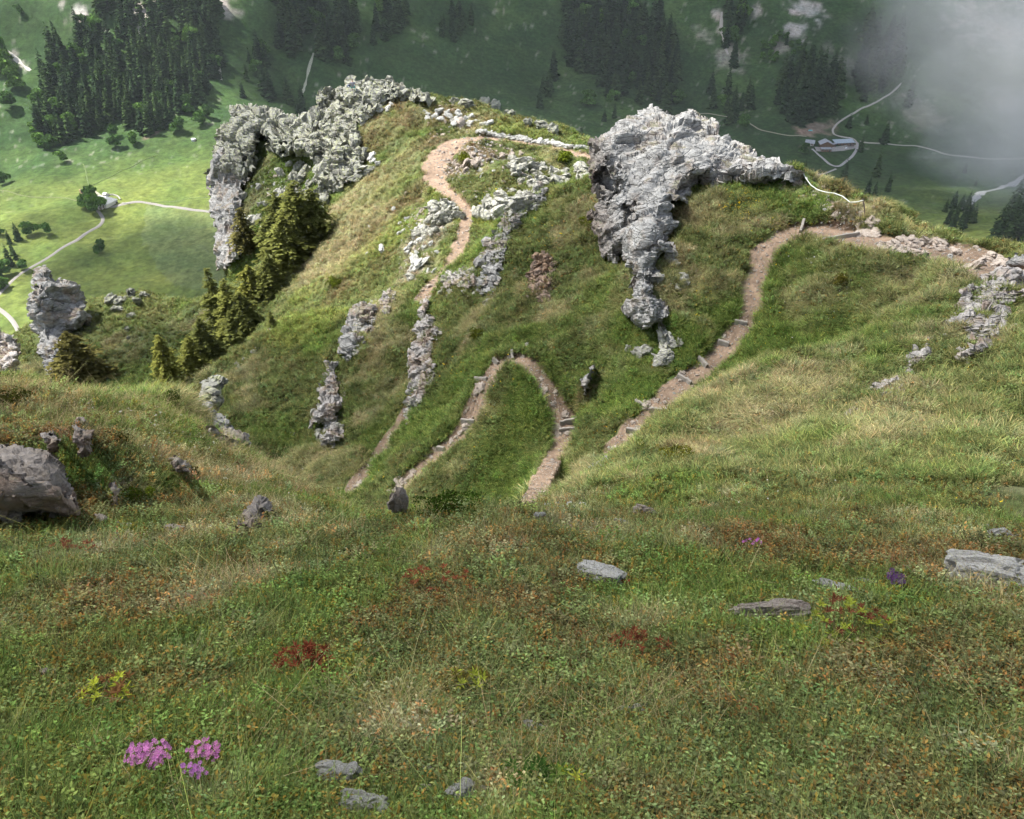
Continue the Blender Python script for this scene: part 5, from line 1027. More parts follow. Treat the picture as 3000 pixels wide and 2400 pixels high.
bpk = bpy.data.objects.new('backpack', None); COL.objects.link(bpk); bpk.location = seat+np.array((-.62, .05, -.02)); bpk.rotation_euler = (0, .9, .5); tag(bpk, 'dark blue backpack lying on the rock left of the sitting hiker', 'backpack')
skin_obj('bag', [(0,0,.08),(0,0,.3),(0,0,.48)], [(0,1),(1,2)], [(.17,.13),(.18,.14),(.13,.1)], M_pack, bpk); skin_obj('pocket', [(0,-.15,.12),(0,-.16,.26)], [(0,1)], [(.1,.05),(.1,.05)], M_paint, bpk); tube_obj('strap', [(-.08,.14,.45),(-.1,.22,.3),(-.08,.15,.1)], .02, M_pack, bpk)

# ------------------------------------------------------------------ plants that can be told apart in the foreground
M_leafy = leaf_material('plant leaves', (1, 1, 1), trans=.25, attr='vc')
def leaf_quads(V, T, C, p, d, ln, wd, col, up=(0, 0, 1), curl=.2):
    d = np.array(d, float); d /= np.linalg.norm(d); s = np.cross(d, up); s /= (np.linalg.norm(s)+1e-9); n = np.cross(s, d); b = len(V); p = np.array(p, float)
    V += [p, p+d*ln*.45+s*wd*.5+n*ln*curl*.3, p+d*ln-n*ln*curl*.3, p+d*ln*.45-s*wd*.5+n*ln*curl*.3, p+d*ln*.5+n*ln*curl*.05]; T += [(b, b+1, b+4), (b+1, b+2, b+4), (b+2, b+3, b+4), (b+3, b, b+4)]; C += [col]*5
def mesh_c(name, V, T, C, attr='vc'):
    me = mesh_np(name, np.array(V), tris=np.array(T), smooth_sh=False); add_color(me, attr, np.array(C)); return me
def stemq(V, T, C, a, b, w, col):
    a = np.array(a, float); b = np.array(b, float); d = b-a; s = np.cross(d, (.3, .2, 1)); s = s/(np.linalg.norm(s)+1e-9)*w; t = np.cross(d, s); t = t/(np.linalg.norm(t)+1e-9)*w; k = len(V)
    V += [a+s, a-s*.5+t, a-s*.5-t, b]; T += [(k, k+1, k+3), (k+1, k+2, k+3), (k+2, k, k+3)]; C += [col]*4
def rosette_shrub(px, py, wpx, shoots, colr, tip, lab, seed, hgt=.5, ll=.034, dry=.0):
    g = np.random.default_rng(seed); p, d = hit([px], [py]); w = wpx*d[0]/F; V, T, C, V2, T2, C2 = [], [], [], [], [], []
    for k in range(shoots):
        a = g.uniform(0, 6.28); r = w*.5*g.random()**.5; x, y = r*math.cos(a), r*math.sin(a)*.8; z = w*hgt*(1-(r/w*1.7)**2*.6)*g.uniform(.6, 1.1); stemq(V2, T2, C2, (x*.5, y*.5, -.03), (x, y, z), .0025, (.16, .11, .08))
        isTip = g.random() < (.35 if tip else 0)
        for l in range(9):
            b = 6.28*l/9+g.normal(0, .2); e = g.uniform(.15, 1.0); c = np.array(tip if isTip else colr)*g.uniform(.6, 1.4)
            leaf_quads(V, T, C, (x, y, z), (math.cos(b), math.sin(b), e), ll*g.uniform(.7, 1.2), ll*.26, c)
    KEEP.append((p[0][0], p[0][1], w*.3))
    root = bpy.data.objects.new('alpine_shrub', None); COL.objects.link(root); root.location = p[0]; tag(root, lab, 'shrub'); link('leaves', mesh_c('leaves', V, T, C), M_leafy, root); link('stems', mesh_c('stems', V2, T2, C2), M_leafy, root)
RUST = (.24, .065, .03); YG = (.36, .40, .05)
rosette_shrub(905,1985,190,46,RUST,None,'rust red dead looking rosette shrub in the left meadow',1,hgt=.55); rosette_shrub(985,2030,90,18,RUST,None,'smaller rust red shrub right of the large rust red one',2,hgt=.45)
rosette_shrub(1765,1715,60,9,(.26,.05,.03),None,'red rosette in front of the square grey stone',3); rosette_shrub(1815,1718,60,9,(.24,.06,.03),None,'middle red rosette beside the square grey stone',4); rosette_shrub(1855,1710,50,9,(.2,.08,.03),YG,'green tipped red rosette right of the square grey stone',5)
rosette_shrub(1870,1930,190,34,(.19,.06,.03),None,'dark rust shrub right of the centre of the meadow',6,hgt=.4); rosette_shrub(2470,1880,260,44,(.20,.075,.035),YG,'wide shrub with bright yellow green tips in the right meadow',7,hgt=.45)
rosette_shrub(1280,1745,230,26,(.22,.07,.035),None,'row of rust red rosettes in the upper middle of the meadow',8,hgt=.3); rosette_shrub(330,2075,200,30,(.17,.09,.04),YG,'yellow and rust leaved shrub above the pink flowers',9,hgt=.4)
rosette_shrub(1360,2040,180,26,(.16,.13,.03),YG,'yellow tipped shrub above the bare dry patch',10,hgt=.35); rosette_shrub(210,1640,150,22,(.17,.06,.04),None,'dark red rosettes at the upper left of the meadow',11,hgt=.35); rosette_shrub(1560,2330,210,34,(.05,.10,.02),None,'glossy dark green alpine rose at the lower edge',12,hgt=.4)
rosette_shrub(1660,2330,150,26,(.08,.13,.03),YG,'alpine rose with light tips at the lower edge',13,hgt=.4)
def blossom_clump(px, py, wpx, hpx, n, lab, seed, col=(.62, .24, .56), pet=.0082, leaves=10):
    g = np.random.default_rng(seed); p, d = hit([px], [py]); w = wpx*d[0]/F; hh = hpx*d[0]/F; V, T, C, V2, T2, C2 = [], [], [], [], [], []
    for k in range(leaves):
        a = g.uniform(0, 6.28); leaf_quads(V2, T2, C2, (g.normal(0, w*.22), g.normal(0, hh*.3), .01), (math.cos(a), math.sin(a), g.uniform(.4, 1.2)), .055, .024, np.array((.07, .15, .035))*g.uniform(.7, 1.3))
    for k in range(n):
        x, y = g.uniform(-.5, .5)*w, g.uniform(-.5, .5)*hh*1.1
        if (2*x/w)**2+(2*y/(hh*1.1))**2 > 1.15: continue
        z = .10+.045*g.random(); stemq(V2, T2, C2, (x*.6, y*.6, 0), (x, y, z), .0016, (.16, .17, .06)); nrm = np.array((g.normal(0, .45), -.5+g.normal(0, .4), 1)); nrm /= np.linalg.norm(nrm); u = np.cross(nrm, (1, 0, .1)); u /= np.linalg.norm(u); v = np.cross(nrm, u); cc = np.array(col)*g.uniform(.75, 1.2); s = pet*g.uniform(.8, 1.2)
        for m in range(5):
            a = 6.283*m/5; dv = u*math.cos(a)+v*math.sin(a); sd_ = np.cross(nrm, dv); b = len(V); c0 = np.array((x, y, z)); V += [c0, c0+dv*s*.9+sd_*s*.42+nrm*.002, c0+dv*s*.78+nrm*.003, c0+dv*s*.9-sd_*s*.42+nrm*.002]; T += [(b, b+1, b+2), (b, b+2, b+3)]; C += [cc*.8, cc, cc, cc]
    KEEP.append((p[0][0], p[0][1], w*.36))
    root = bpy.data.objects.new('flower_clump', None); COL.objects.link(root); root.location = p[0]; tag(root, lab, 'flowers'); link('blossoms', mesh_c('blossoms', V, T, C), M_leafy, root); link('leaves', mesh_c('leaves', V2, T2, C2), M_leafy, root)
blossom_clump(458,2275,130,66,130,'dense pink primrose clump at the lower left, the larger one',1); blossom_clump(620,2262,90,56,55,'looser pink primrose clump right of the dense one',2); blossom_clump(592,2322,70,34,24,'few pink primroses hanging below the loose clump',3)
blossom_clump(2610,1738,40,45,26,'dark violet flower beside the low grey stones',4,col=(.10,.05,.16),pet=.016,leaves=3); blossom_clump(2200,1622,60,20,14,'small pink flowers in the heath above the pinkish stone',5,col=(.6,.2,.5),pet=.012,leaves=3)
blossom_clump(1660,1500,130,40,30,'white flowers dotted on the near crest',6,col=(.75,.75,.68),pet=.02,leaves=3); blossom_clump(1345,1500,40,24,12,'little pink flowers on the dark shrub mound',7,col=(.6,.25,.45),pet=.016,leaves=2)

# ------------------------------------------------------------------ ground cover nobody could count
M_tuft = leaf_material('ground cover blades', (1, 1, 1), trans=.3, inst=True)
PROTO = bpy.data.collections.new('plant_kinds')
def proto(name, V, T, C):
    me = mesh_c(name, V, T, C); me.materials.append(M_tuft); o = bpy.data.objects.new(name, me); PROTO.objects.link(o)
def blades(n, hgt, wid, spread, seed, lean=.6, straw=.2, gc=(1, 1, 1), sc=(2.0, 1.55, 1.6), segs=3):
    g = np.random.default_rng(seed); V, T, C = [], [], []
    for k in range(n):
        a = g.uniform(0, 6.28); r = spread*g.random()**.5; x, y = r*math.cos(a), r*math.sin(a); h = hgt*g.uniform(.5, 1.15); ln = lean*g.uniform(.3, 1.3)*h; a2 = a+g.normal(0, .8); dx, dy = math.cos(a2), math.sin(a2); w = wid*g.uniform(.6, 1.2)
        c = np.array(sc if g.random() < straw else gc)*g.uniform(.65, 1.35); b = len(V); sx, sy = -dy*w*.5, dx*w*.5
        for s in range(segs):
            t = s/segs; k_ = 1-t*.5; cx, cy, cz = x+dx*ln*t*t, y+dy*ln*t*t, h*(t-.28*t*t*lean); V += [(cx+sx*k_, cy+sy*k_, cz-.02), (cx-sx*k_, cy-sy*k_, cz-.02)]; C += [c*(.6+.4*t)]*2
        V.append((x+dx*ln, y+dy*ln, h*(1-.28*lean))); C.append(c)
        for s in range(segs-1): q = b+2*s; T += [(q, q+1, q+3), (q, q+3, q+2)]
        q = b+2*(segs-1); T.append((q, q+1, q+2))
    return V, T, C
def leafy(n, hgt, rad, lf, seed, c1=(1, 1, 1), c2=(1.4, .82, .62), red=.2, stems=12, ratio=.55):
    g = np.random.default_rng(seed); V, T, C = [], [], []
    for s in range(stems):
        a = g.uniform(0, 6.28); r = rad*g.random()**.5; x, y = r*math.cos(a), r*math.sin(a); h = hgt*g.uniform(.6, 1.1); tx, ty = x*1.25+g.normal(0, .02), y*1.25; stemq(V, T, C, (x*.8, y*.8, -.02), (tx, ty, h), .004*hgt*8, (1.3, .7, .55))
        cc = np.array(c2 if g.random() < red else c1)
        for k in range(n//stems):
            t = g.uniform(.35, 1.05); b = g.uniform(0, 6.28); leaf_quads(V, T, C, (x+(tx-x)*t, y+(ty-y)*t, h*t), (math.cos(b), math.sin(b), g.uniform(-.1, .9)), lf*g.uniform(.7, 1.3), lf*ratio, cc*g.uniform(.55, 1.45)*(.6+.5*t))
    return V, T, C
# unit: metres at scale 1; a to e near, f on are coarse kinds for the slopes farther away
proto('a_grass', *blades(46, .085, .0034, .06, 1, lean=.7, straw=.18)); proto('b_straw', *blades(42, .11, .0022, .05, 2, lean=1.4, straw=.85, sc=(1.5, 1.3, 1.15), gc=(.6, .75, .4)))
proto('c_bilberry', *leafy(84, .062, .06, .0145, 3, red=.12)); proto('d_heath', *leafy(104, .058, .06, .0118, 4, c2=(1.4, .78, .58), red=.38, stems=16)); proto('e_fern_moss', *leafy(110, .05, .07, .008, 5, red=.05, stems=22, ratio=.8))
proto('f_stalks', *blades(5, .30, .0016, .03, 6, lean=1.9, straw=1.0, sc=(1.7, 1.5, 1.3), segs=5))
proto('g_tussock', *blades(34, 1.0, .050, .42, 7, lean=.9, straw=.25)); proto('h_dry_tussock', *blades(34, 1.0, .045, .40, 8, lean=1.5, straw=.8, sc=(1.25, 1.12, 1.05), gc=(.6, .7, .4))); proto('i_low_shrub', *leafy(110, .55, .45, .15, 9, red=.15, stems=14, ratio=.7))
def scatter(name, kind_label, pos, rot, sc, tint, pick, colln, mat=None, label=None, cat=None):
    me = bpy.data.meshes.new(name); me.vertices.add(len(pos)); me.vertices.foreach_set('co', np.asarray(pos, np.float32).ravel())
    for nm, ty, dat, key in (('rot', 'FLOAT_VECTOR', rot, 'vector'), ('sc', 'FLOAT', sc, 'value'), ('pick', 'INT', pick, 'value')):
        a = me.attributes.new(nm, ty, 'POINT'); a.data.foreach_set(key, np.asarray(dat, np.float32 if ty != 'INT' else np.int32).ravel())
    a = me.attributes.new('tint', 'FLOAT_COLOR', 'POINT'); c = np.ones((len(pos), 4), np.float32); c[:, :3] = tint; a.data.foreach_set('color', c.ravel())
    o = link(name, me); ng = bpy.data.node_groups.new(name, 'GeometryNodeTree'); ng.interface.new_socket('Geometry', in_out='INPUT', socket_type='NodeSocketGeometry'); ng.interface.new_socket('Geometry', in_out='OUTPUT', socket_type='NodeSocketGeometry')
    N = ng.nodes; gi = N.new('NodeGroupInput'); go = N.new('NodeGroupOutput'); mp = N.new('GeometryNodeMeshToPoints'); ip = N.new('GeometryNodeInstanceOnPoints'); ci = N.new('GeometryNodeCollectionInfo'); ci.inputs['Collection'].default_value = colln; ci.inputs['Separate Children'].default_value = True; ci.inputs['Reset Children'].default_value = True; ip.inputs['Pick Instance'].default_value = True
    def na(nm, ty): n = N.new('GeometryNodeInputNamedAttribute'); n.data_type = ty; n.inputs['Name'].default_value = nm; return next(s for s in n.outputs if s.enabled and s.name == 'Attribute')
    lk = ng.links.new; lk(gi.outputs[0], mp.inputs[0]); lk(mp.outputs[0], ip.inputs['Points']); lk(ci.outputs[0], ip.inputs['Instance']); lk(na('pick', 'INT'), ip.inputs['Instance Index'])
    er = N.new('FunctionNodeEulerToRotation'); lk(na('rot', 'FLOAT_VECTOR'), er.inputs[0]); lk(er.outputs[0], ip.inputs['Rotation']); lk(na('sc', 'FLOAT'), ip.inputs['Scale']); lk(ip.outputs[0], go.inputs[0])
    md = o.modifiers.new('scatter', 'NODES'); md.node_group = ng; tag(o, label, cat, kind='stuff'); return o

phi = np.arctan2(Zn, np.hypot(Xn, Yn)); cm = np.maximum.accumulate(phi, 0); dphi = np.diff(phi, axis=0)[:, :-1]
vis = (phi[:-1, :-1] > cm[:-1, :-1]-math.radians(1.0)); azc = np.abs(az_n[:-1])[None]
W = np.where(vis, np.maximum(dphi, 0)+.0003, .00006)*(phi[:-1, :-1] > -1.15)*(azc < math.radians(50))
rc = np.hypot(Xn, Yn)[:-1, :-1]; W = W*(path_m[:-1, :-1] > 1.12)
W = W*np.where((azc > math.radians(36)) & (rc > 9), .25, 1)
def sample(n, r0, r1):
    w = (W*((rc >= r0) & (rc < r1))).ravel(); c = np.cumsum(w); k = np.searchsorted(c, rng.random(n)*c[-1]); i, j = k//(NA-1), k % (NA-1)
    fr, fa = rng.random(n), rng.random(n); r = r_n[i]*(1-fr)+r_n[np.minimum(i+1, len(r_n)-1)]*fr; a = az_n[j]*(1-fa)+az_n[np.minimum(j+1, NA-1)]*fa
    x, y = np.sin(a)*r, np.cos(a)*r; return np.stack([x, y, H(x, y)], -1)
def rots(p, e, amt, jit=.15):
    n = gnormal(p, e); n[:, 2] += (1/amt-1); n /= np.linalg.norm(n, axis=1)[:, None]; n += rng.normal(0, jit, n.shape); n /= np.linalg.norm(n, axis=1)[:, None]
    # euler XYZ with z turn first: R = Rz(c) Ry(b) Rx(a) takes +Z to n when the turn about Z is taken out
    yaw = rng.uniform(0, 6.283, len(p)); th = np.arccos(np.clip(n[:, 2], -1, 1)); ph = np.arctan2(n[:, 1], n[:, 0]); cy, sy = np.cos(yaw), np.sin(yaw)
    R = np.zeros((len(p), 3, 3)); ct, st, cp, spn = np.cos(th), np.sin(th), np.cos(ph), np.sin(ph)
    A = np.stack([np.stack([cp*ct, -spn, cp*st], -1), np.stack([spn*ct, cp, spn*st], -1), np.stack([-st, 0*st, ct], -1)], 1); B = np.stack([np.stack([cy, -sy, 0*cy], -1), np.stack([sy, cy, 0*cy], -1), np.stack([0*cy, 0*cy, 1+0*cy], -1)], 1)
    R = A @ B; return np.stack([np.arctan2(R[:, 2, 1], R[:, 2, 2]), -np.arcsin(np.clip(R[:, 2, 0], -1, 1)), np.arctan2(R[:, 1, 0], R[:, 0, 0])], -1)
NSC = 1.0
def cover(name, n, r0, r1, picks, s0, rs, tilt, label, cat, bright=1.3):
    p = sample(int(n*NSC), r0, r1); c, w = veg(p[:, 0], p[:, 1]); r = np.hypot(p[:, 0], p[:, 1])
    dep = p[:, 1]*CS-p[:, 2]*SN; ppx = 1500+F*p[:, 0]/dep; ppy = 1200-F*(p[:, 1]*SN+p[:, 2]*CS)/dep; ok = np.ones(len(p), bool)
    for o_, da_, db_, th_ in CRAGS:
        if th_ > .55: ok &= ~(in_poly(ppx, ppy, o_) & (dep > da_) & (dep < db_))
    for o_ in BARE: ok &= ~(in_poly(ppx, ppy, o_) & (dep > 20) & (rng.random(len(p)) < .75))
    p = p[ok]; c = c[ok]; w = {k_: v_[ok] for k_, v_ in w.items()}; r = r[ok]
    if r0 < 5:
        ok = np.ones(len(p), bool)
        for kx, ky, kr in KEEP: ok &= np.hypot(p[:, 0]-kx, p[:, 1]-ky) > kr
        p = p[ok]; c = c[ok]; w = {k_: v_[ok] for k_, v_ in w.items()}; r = r[ok]
    pr_ = np.stack([f(w) for f in picks.values()], 1); pr_ = pr_/pr_.sum(1, keepdims=True); u = rng.random(len(p))[:, None]; k = (np.cumsum(pr_, 1) < u).sum(1); ids = np.array(list(picks.keys()))[np.minimum(k, len(picks)-1)]
    tint = c*bright*rng.uniform(.5, 1.4, (len(p), 1))*(1+rng.normal(0, .07, (len(p), 3))); s = s0*(r/rs)**.35*rng.uniform(.5, 1.6, len(p))
    return scatter(name, None, p-np.array((0, 0, .01)), rots(p, .15, tilt), s, np.clip(tint, .01, .6), ids, PROTO, label=label, cat=cat)
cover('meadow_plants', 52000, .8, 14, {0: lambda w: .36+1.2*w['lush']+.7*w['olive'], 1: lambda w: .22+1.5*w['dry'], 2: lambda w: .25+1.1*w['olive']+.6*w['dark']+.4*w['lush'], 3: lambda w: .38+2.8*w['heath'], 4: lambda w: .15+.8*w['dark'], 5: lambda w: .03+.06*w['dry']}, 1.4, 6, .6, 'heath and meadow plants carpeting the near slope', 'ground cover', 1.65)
cover('hill_grass', 62000, 12, 50, {6: lambda w: .35+w['lush']+.5*w['olive'], 7: lambda w: .08+1.6*w['dry'], 8: lambda w: .12+1.3*w['dark']+1.3*w['heath']+.25*w['olive']}, .24, 25, .5, 'grass and low shrubs covering the middle slopes', 'grass', 1.55)
cover('ridge_grass', 34000, 48, 140, {6: lambda w: .3+w['lush']+.5*w['olive'], 7: lambda w: .08+1.6*w['dry'], 8: lambda w: .15+1.2*w['dark']+1.2*w['heath']+.2*w['olive']}, .25, 60, .5, 'grass and heath covering the far ridge', 'grass', 1.7)
# pale straw tussocks that stand out one by one
def straws(name, zones, s0, label):
    qx, qy = [], []
    for poly, n in zones:
        o_ = np.array(poly, float); c_ = rng.uniform(o_.min(0), o_.max(0), (n*6, 2)); c_ = c_[in_poly(c_[:, 0], c_[:, 1], o_)][:n]; qx += list(c_[:, 0]); qy += list(c_[:, 1])
    p, d = hit(qx, qy); r = np.hypot(p[:, 0], p[:, 1]); tint = np.array((.30, .265, .16))*rng.uniform(.8, 1.5, (len(p), 1)); s = s0*(r/6)**.3*rng.uniform(.7, 1.5, len(p))
    scatter(name, None, p, rots(p, .2, .5, .25), s, tint, np.where(rng.random(len(p)) < .25, 5, 1), PROTO, label=label, cat='grass')
straws('straw_tussocks', [([(0,1110),(400,1160),(560,1190),(700,1325),(1110,1512),(700,1490),(400,1330),(0,1240)], 500), ([(0,1108),(400,1160),(560,1190),(700,1325),(1110,1512),(1050,1514),(680,1372),(540,1232),(380,1196),(0,1150)], 700), ([(0,1520),(3000,1540),(3000,2400),(0,2400)], 260), ([(1600,1480),(1900,1250),(2350,1050),(2700,1000),(3000,1100),(3000,1480)], 200),
    ([(1350,2080),(2000,2020),(2100,2300),(1500,2320)], 170), ([(600,2100),(1000,2060),(1050,2300),(700,2350)], 40), ([(2700,2050),(3000,2000),(3000,2300),(2750,2300)], 36), ([(1100,1560),(1500,1540),(1500,1700),(1100,1700)], 40)], 1.1, 'pale straw tussocks standing out of the turf')
# wild flowers
PF = bpy.data.collections.new('flower_kinds')
def flower_proto(name, n, seed):
    g = np.random.default_rng(seed); V, T, C = [], [], []
    for k in range(n):
        x, y = g.normal(0, .6, 2)*(n > 1); z = 2.2+g.normal(0, .4); stemq(V, T, C, (x, y, 0), (x, y, z), .06, (.15, .25, .08)); nr = np.array((g.normal(0, .3), g.normal(-.3, .3), 1)); nr /= np.linalg.norm(nr)
        for m in range(5): a = 1.2566*m; leaf_quads(V, T, C, (x, y, z), (math.cos(a), math.sin(a), .25), .5, .42, (1, 1, 1))
    me = mesh_c(name, V, T, C); me.materials.append(M_tuft); PF.objects.link(bpy.data.objects.new(name, me))
flower_proto('a_flower', 1, 1); flower_proto('b_flowers', 4, 2)
FL = [(2170,600,60,110,'y'),(2220,620,60,60,'y'),(2250,720,80,60,'y'),(2060,880,60,30,'y'),(2320,900,160,50,'y'),(2500,980,150,40,'y'),(1880,1180,70,40,'y'),(1800,1260,50,20,'y'),(1330,1090,60,24,'y'),(1400,1300,120,30,'y'),(1100,1400,60,30,'y'),(2800,1130,120,160,'y'),(2650,1250,150,90,'y'),
      (2500,1330,150,60,'y'),(1450,600,50,40,'y'),(1620,680,70,30,'y'),(2000,1200,120,40,'y'),(450,1240,120,110,'w'),(560,1320,110,70,'w'),(250,1190,50,30,'w'),(700,1400,120,50,'w'),(2450,780,180,160,'w'),(1980,1240,80,60,'w'),(2350,1130,160,90,'w'),(2600,1180,120,60,'w'),(650,1580,200,20,'y'),
      (2150,1650,300,16,'w'),(900,1480,100,24,'w'),(2900,1050,60,30,'p'),(2460,1280,30,16,'p'),(1500,1080,60,14,'y'),(2250,1350,200,50,'w'),(2800,1350,150,50,'y'),(1500,1900,900,30,'p')]
fx, fy, ft = [], [], []
for a, b, r_, n_, c in FL:
    for k in range(int(n_*1.5)): fx.append(a+rng.normal(0, r_*.5)); fy.append(b+rng.normal(0, r_*.45)); ft.append(dict(y=(.85, .62, .03), w=(.8, .8, .74), p=(.6, .25, .5))[c])
fp, fd = hit(fx, fy); s_ = np.clip(.009+fd*.0011, .008, .07)*rng.uniform(.7, 1.3, len(fd))
fi = np.clip(np.searchsorted(r_n, np.hypot(fp[:, 0], fp[:, 1])), 0, len(r_n)-1); fj = np.clip(np.searchsorted(az_n, np.arctan2(fp[:, 0], fp[:, 1])), 0, NA-1); m_ = path_m[fi, fj] > 1.15
scatter('wild_flowers', None, fp[m_], rots(fp[m_], .2, .4), s_[m_], np.array(ft)[m_], (rng.random(m_.sum()) < .3).astype(int), PF, label='tiny yellow and white flowers scattered over the slopes', cat='flowers')
# the rest of the woods, too many to count
PS = bpy.data.collections.new('spruce_kinds')
for k, me in enumerate(FAR_SPRUCE): PS.objects.link(bpy.data.objects.new('kind_%d' % k, me))
if FAR_REST:
    fr_ = np.array([t[1] for t in FAR_REST]); hh = np.array([t[2] for t in FAR_REST]); fr_[:, 2] -= .3
    scatter('spruce_wood', None, fr_, np.stack([np.zeros(len(hh)), np.zeros(len(hh)), rng.uniform(0, 6.28, len(hh))], -1), hh, np.ones((len(hh), 3)), rng.integers(0, 7, len(hh)), PS, label='the many other spruces filling the woods of the valley sides', cat='wood')
# gravel on the paths and small rubble on rocky ground
PG = bpy.data.collections.new('pebble_kinds')
for k in range(4):
    me = stone_mesh(900+k, 1, (1, .8, .6)); me.materials.append(M_stonep if k < 3 else M_white); PG.objects.link(bpy.data.objects.new('kind_%d' % k, me))
Wp = (np.maximum(dphi, 0)+.0004)*vis*(path_m[:-1, :-1] < 1.0); c = np.cumsum(Wp.ravel()); k = np.searchsorted(c, rng.random(5200)*c[-1]); i, j = k//(NA-1), k % (NA-1)
r = r_n[i]*(1+.003*rng.random(len(i))); a = az_n[j]+(az_n[1]-az_n[0])*rng.random(len(i)); x, y = np.sin(a)*r, np.cos(a)*r; gp = np.stack([x, y, H(x, y)+.01], -1)
RZ = [(1400,450,70,260),(1330,490,50,160),(1240,640,70,160),(1220,780,60,160),(1450,600,80,160),(1550,510,70,160),(2420,570,60,160),(2500,640,60,100),(1350,850,70,120),(970,1230,40,160),(1110,900,30,80),(800,560,80,120),(1300,350,70,80),(680,700,30,60),(1590,840,35,80),(2750,760,120,120),(1000,1150,30,100),(2600,1140,50,60)]
gx_, gy_ = [], []
for a_, b_, r_, n_ in RZ:
    for k in range(n_): gx_.append(a_+rng.normal(0, r_*.5)); gy_.append(b_+rng.normal(0, r_*.45))
g2, _ = hit(gx_, gy_, dmin=14); gp = np.concatenate([gp, g2]); gr = np.hypot(gp[:, 0], gp[:, 1]); gs = np.clip(.018*(gr/30)**.8, .01, .05)*np.exp(rng.normal(0, .5, len(gr))); gs[-len(g2):] *= 2.2
scatter('pebbles', None, gp, rots(gp, .2, .7, .4), gs, np.ones((len(gp), 3)), rng.integers(0, 4, len(gp)), PG, label='gravel and small rubble lying on the paths and stony ground', cat='gravel')

# ------------------------------------------------------------------ clouds overhead (unseen, shaped to shade the valley and dim the near slopes), drifting mist, haze
ZC = 330.0
CB = []
for px in range(960, 3101, 170):
    for py in (20, 150, 290): CB.append((px, py, 62 if px < 1000 else 95, .97))
CB += [(2150,420,80,.95),(2300,450,80,.93),(2500,480,80,.85),(2700,480,80,.8),(2900,480,80,.8),(2650,640,70,.75),(2900,640,60,.7),(3050,560,60,.75),(2450,590,70,.8),(2700,600,80,.85),(2880,640,80,.85),(2750,720,80,.85),(3050,700,70,.7),(1500,420,80,.97)]
CB += [(480,770,58,.95),(330,810,46,.92),(560,700,26,.5),(170,640,26,.6),(60,660,26,.5),(200,760,30,.5),(760,230,30,.4),(40,60,30,.3),(150,500,14,.3),(560,840,45,.9)]
cp_, cd_ = hit([b[0] for b in CB], [b[1] for b in CB], dmin=200)
CN = [(1500,2000,7,.3),(1500,1600,7,.3),(600,1700,8,.3),(2500,1700,8,.3),(400,1300,7,.3),(2300,1300,9,.25),(1500,1300,9,.25),(1100,1300,9,.3),(850,1250,9,.33),(700,1150,8,.33),(1650,900,10,.22),(1350,980,8,.28),(2400,900,10,.35),(500,1050,11,.3),(300,1050,10,.35),(2700,900,9,.3),(1900,600,6,.2),(720,480,9,.25),(690,640,8,.3)]
np_, nd_ = hit([b[0] for b in CN], [b[1] for b in CN])
cen = [(p[0]+SUN[0]/SUN[2]*(ZC-p[2]), p[1]+SUN[1]/SUN[2]*(ZC-p[2]), b[2], b[3]) for p, b in list(zip(cp_, CB))+list(zip(np_, CN))]
ca = np.array(cen); 
def cloud(name, sel, cell, label, thick):
    c = ca[sel]; x0, x1, y0, y1 = (c[:, 0]-2*c[:, 2]).min(), (c[:, 0]+2*c[:, 2]).max(), (c[:, 1]-2*c[:, 2]).min(), (c[:, 1]+2*c[:, 2]).max()
    gx, gy = np.meshgrid(np.arange(x0, x1, cell), np.arange(y0, y1, cell)); T = np.ones(gx.shape); rm = c[:, 2].mean(); n = fbm2(gx/rm*1.1, gy/rm*1.1, 5, 200)
    for a, b, r_, s in c: d = np.hypot(gx-a, gy-b)/r_; T = T*(1-s*(1-smooth(.55, 1.45, d+.6*n)))
    A = 1-T; A = np.clip(A*(1+.25*n), 0, .985); al = 1-np.sqrt(1-A)
    zt = ZC + thick*(.15+A)*(1+.6*fbm2(gx/rm*2, gy/rm*2, 4, 220)); zb = ZC - thick*.12*(A+.3*n*A)
    nr, nc = gx.shape; q = quads_of(nr, nc); q = q[(A.ravel()[q] > .004).any(1)]; V = np.concatenate([np.stack([gx, gy, zb], -1).reshape(-1, 3), np.stack([gx, gy, zt], -1).reshape(-1, 3)]); Q = np.concatenate([q[:, ::-1], q+nr*nc]); us = np.unique(Q); rm_ = np.full(len(V), -1, int); rm_[us] = np.arange(len(us))
    me = mesh_np(name, V[us], quads=rm_[Q]); add_color(me, 'dens', np.repeat(np.concatenate([al.ravel(), al.ravel()])[us][:, None], 3, 1)); tag(link(name, me, M_cloud), label, 'cloud', kind='structure')
M_cloud, nt, b = new_mat('cloud'); nt.nodes.remove(b); at = nd(nt, 'ShaderNodeAttribute', attribute_name='dens'); tr = nt.nodes.new('ShaderNodeBsdfTransparent'); df = nt.nodes.new('ShaderNodeBsdfTranslucent'); df.inputs[0].default_value = (.34, .35, .36, 1); mx = nt.nodes.new('ShaderNodeMixShader')
nt.links.new(at.outputs[2], mx.inputs[0]); nt.links.new(tr.outputs[0], mx.inputs[1]); nt.links.new(df.outputs[0], mx.inputs[2]); nt.links.new(mx.outputs[0], nt.nodes['Material Output'].inputs[0])
sel_far = np.arange(len(ca)) < len(CB)
cloud('cloud', sel_far, 7.0, None, 60); cloud('cloud', ~sel_far, 1.6, None, 6)

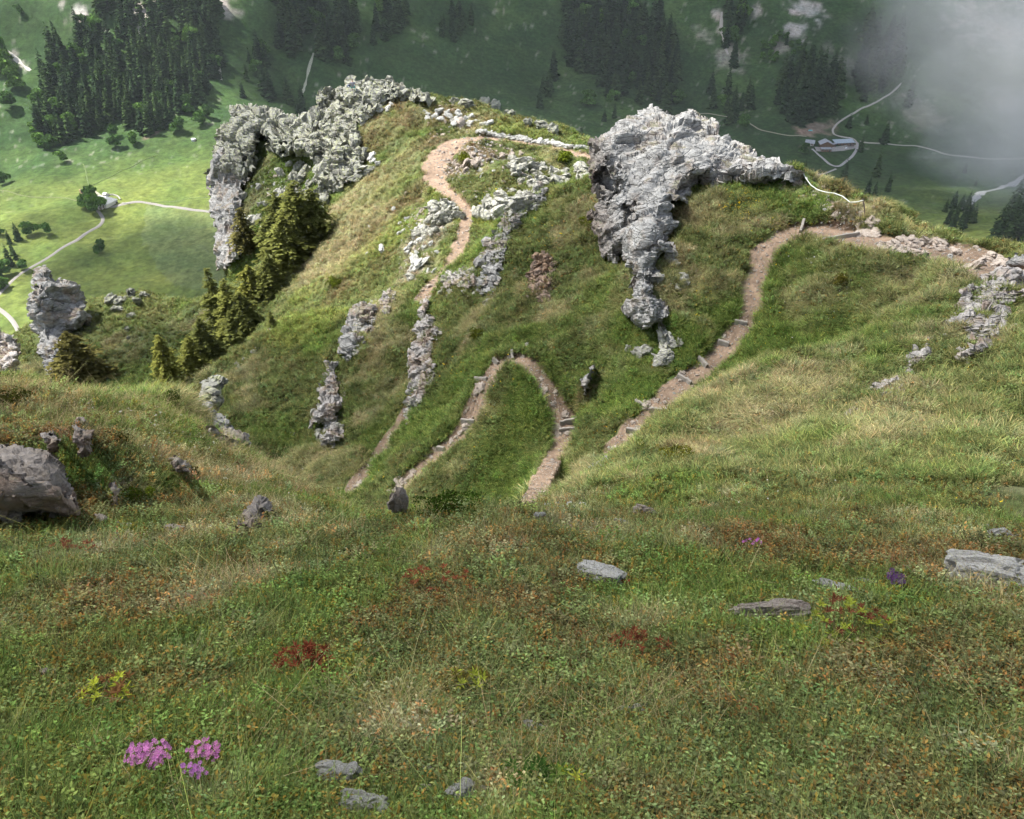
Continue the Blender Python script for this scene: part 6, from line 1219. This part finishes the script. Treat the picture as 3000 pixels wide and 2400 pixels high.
def blob_mesh(rad, seed):
    me = stone_mesh(seed, 3, (1, 1, 1), .15); return me
M_mist, nt, b = new_mat('drifting mist'); nt.nodes.remove(b); pv = nt.nodes.new('ShaderNodeVolumePrincipled'); pv.inputs['Color'].default_value = (.80, .83, .85, 1); pv.inputs['Anisotropy'].default_value = .2
tc = nt.nodes.new('ShaderNodeTexCoord'); nz = nt.nodes.new('ShaderNodeTexNoise'); nz.inputs['Scale'].default_value = 1.7; nz.inputs['Detail'].default_value = 4; nz.inputs['Roughness'].default_value = .55; nt.links.new(tc.outputs['Object'], nz.inputs['Vector'])
ln = nt.nodes.new('ShaderNodeVectorMath'); ln.operation = 'LENGTH'; nt.links.new(tc.outputs['Object'], ln.inputs[0])
def mth(op, a, b=None):
    m = nt.nodes.new('ShaderNodeMath'); m.operation = op
    for i, v in enumerate((a, b)):
        if v is None: continue
        if isinstance(v, (int, float)): m.inputs[i].default_value = v
        else: nt.links.new(v, m.inputs[i])
    return m.outputs[0]
fall = mth('MULTIPLY', mth('SUBTRACT', .82, ln.outputs['Value']), .9); de = mth('ADD', fall, mth('MULTIPLY', mth('SUBTRACT', nz.outputs[0], .5), 1.5)); de = mth('MULTIPLY', mth('MAXIMUM', de, 0.0), .025)
nt.links.new(de, pv.inputs['Density']); nt.links.new(pv.outputs[0], nt.nodes['Material Output'].inputs['Volume'])
for (px, py, D_, r_) in ((3230,50,430,(150,90,100)), (3080,420,560,(110,60,55))):
    me = stone_mesh(777, 2, (1, 1, 1), .02, 2.0); o = link('mist', me, M_mist, loc=P(px, py, D_)); o.scale = r_; tag(o, 'grey bank of mist drifting in at the upper right', 'mist', kind='stuff')
M_haze, nt, b = new_mat('haze'); nt.nodes.remove(b); pv = nt.nodes.new('ShaderNodeVolumePrincipled'); pv.inputs['Color'].default_value = (.86, .93, 1.0, 1); pv.inputs['Density'].default_value = .00004; pv.inputs['Anisotropy'].default_value = .0; nt.links.new(pv.outputs[0], nt.nodes['Material Output'].inputs['Volume'])
zmin = min(Zn.min(), Zf.min())-1; zmax = max(Zn.max(), Zf.max(), 3)+2
V, Fc = box_v(-1250, 1250, -60, 1760, zmin, min(zmax, ZC-40)); me = bpy.data.meshes.new('haze'); me.from_pydata(V, [], Fc); tag(link('haze', me, M_haze), 'thin pale haze filling the valley air', 'haze', kind='stuff')
print('ZRANGE', zmin, zmax)
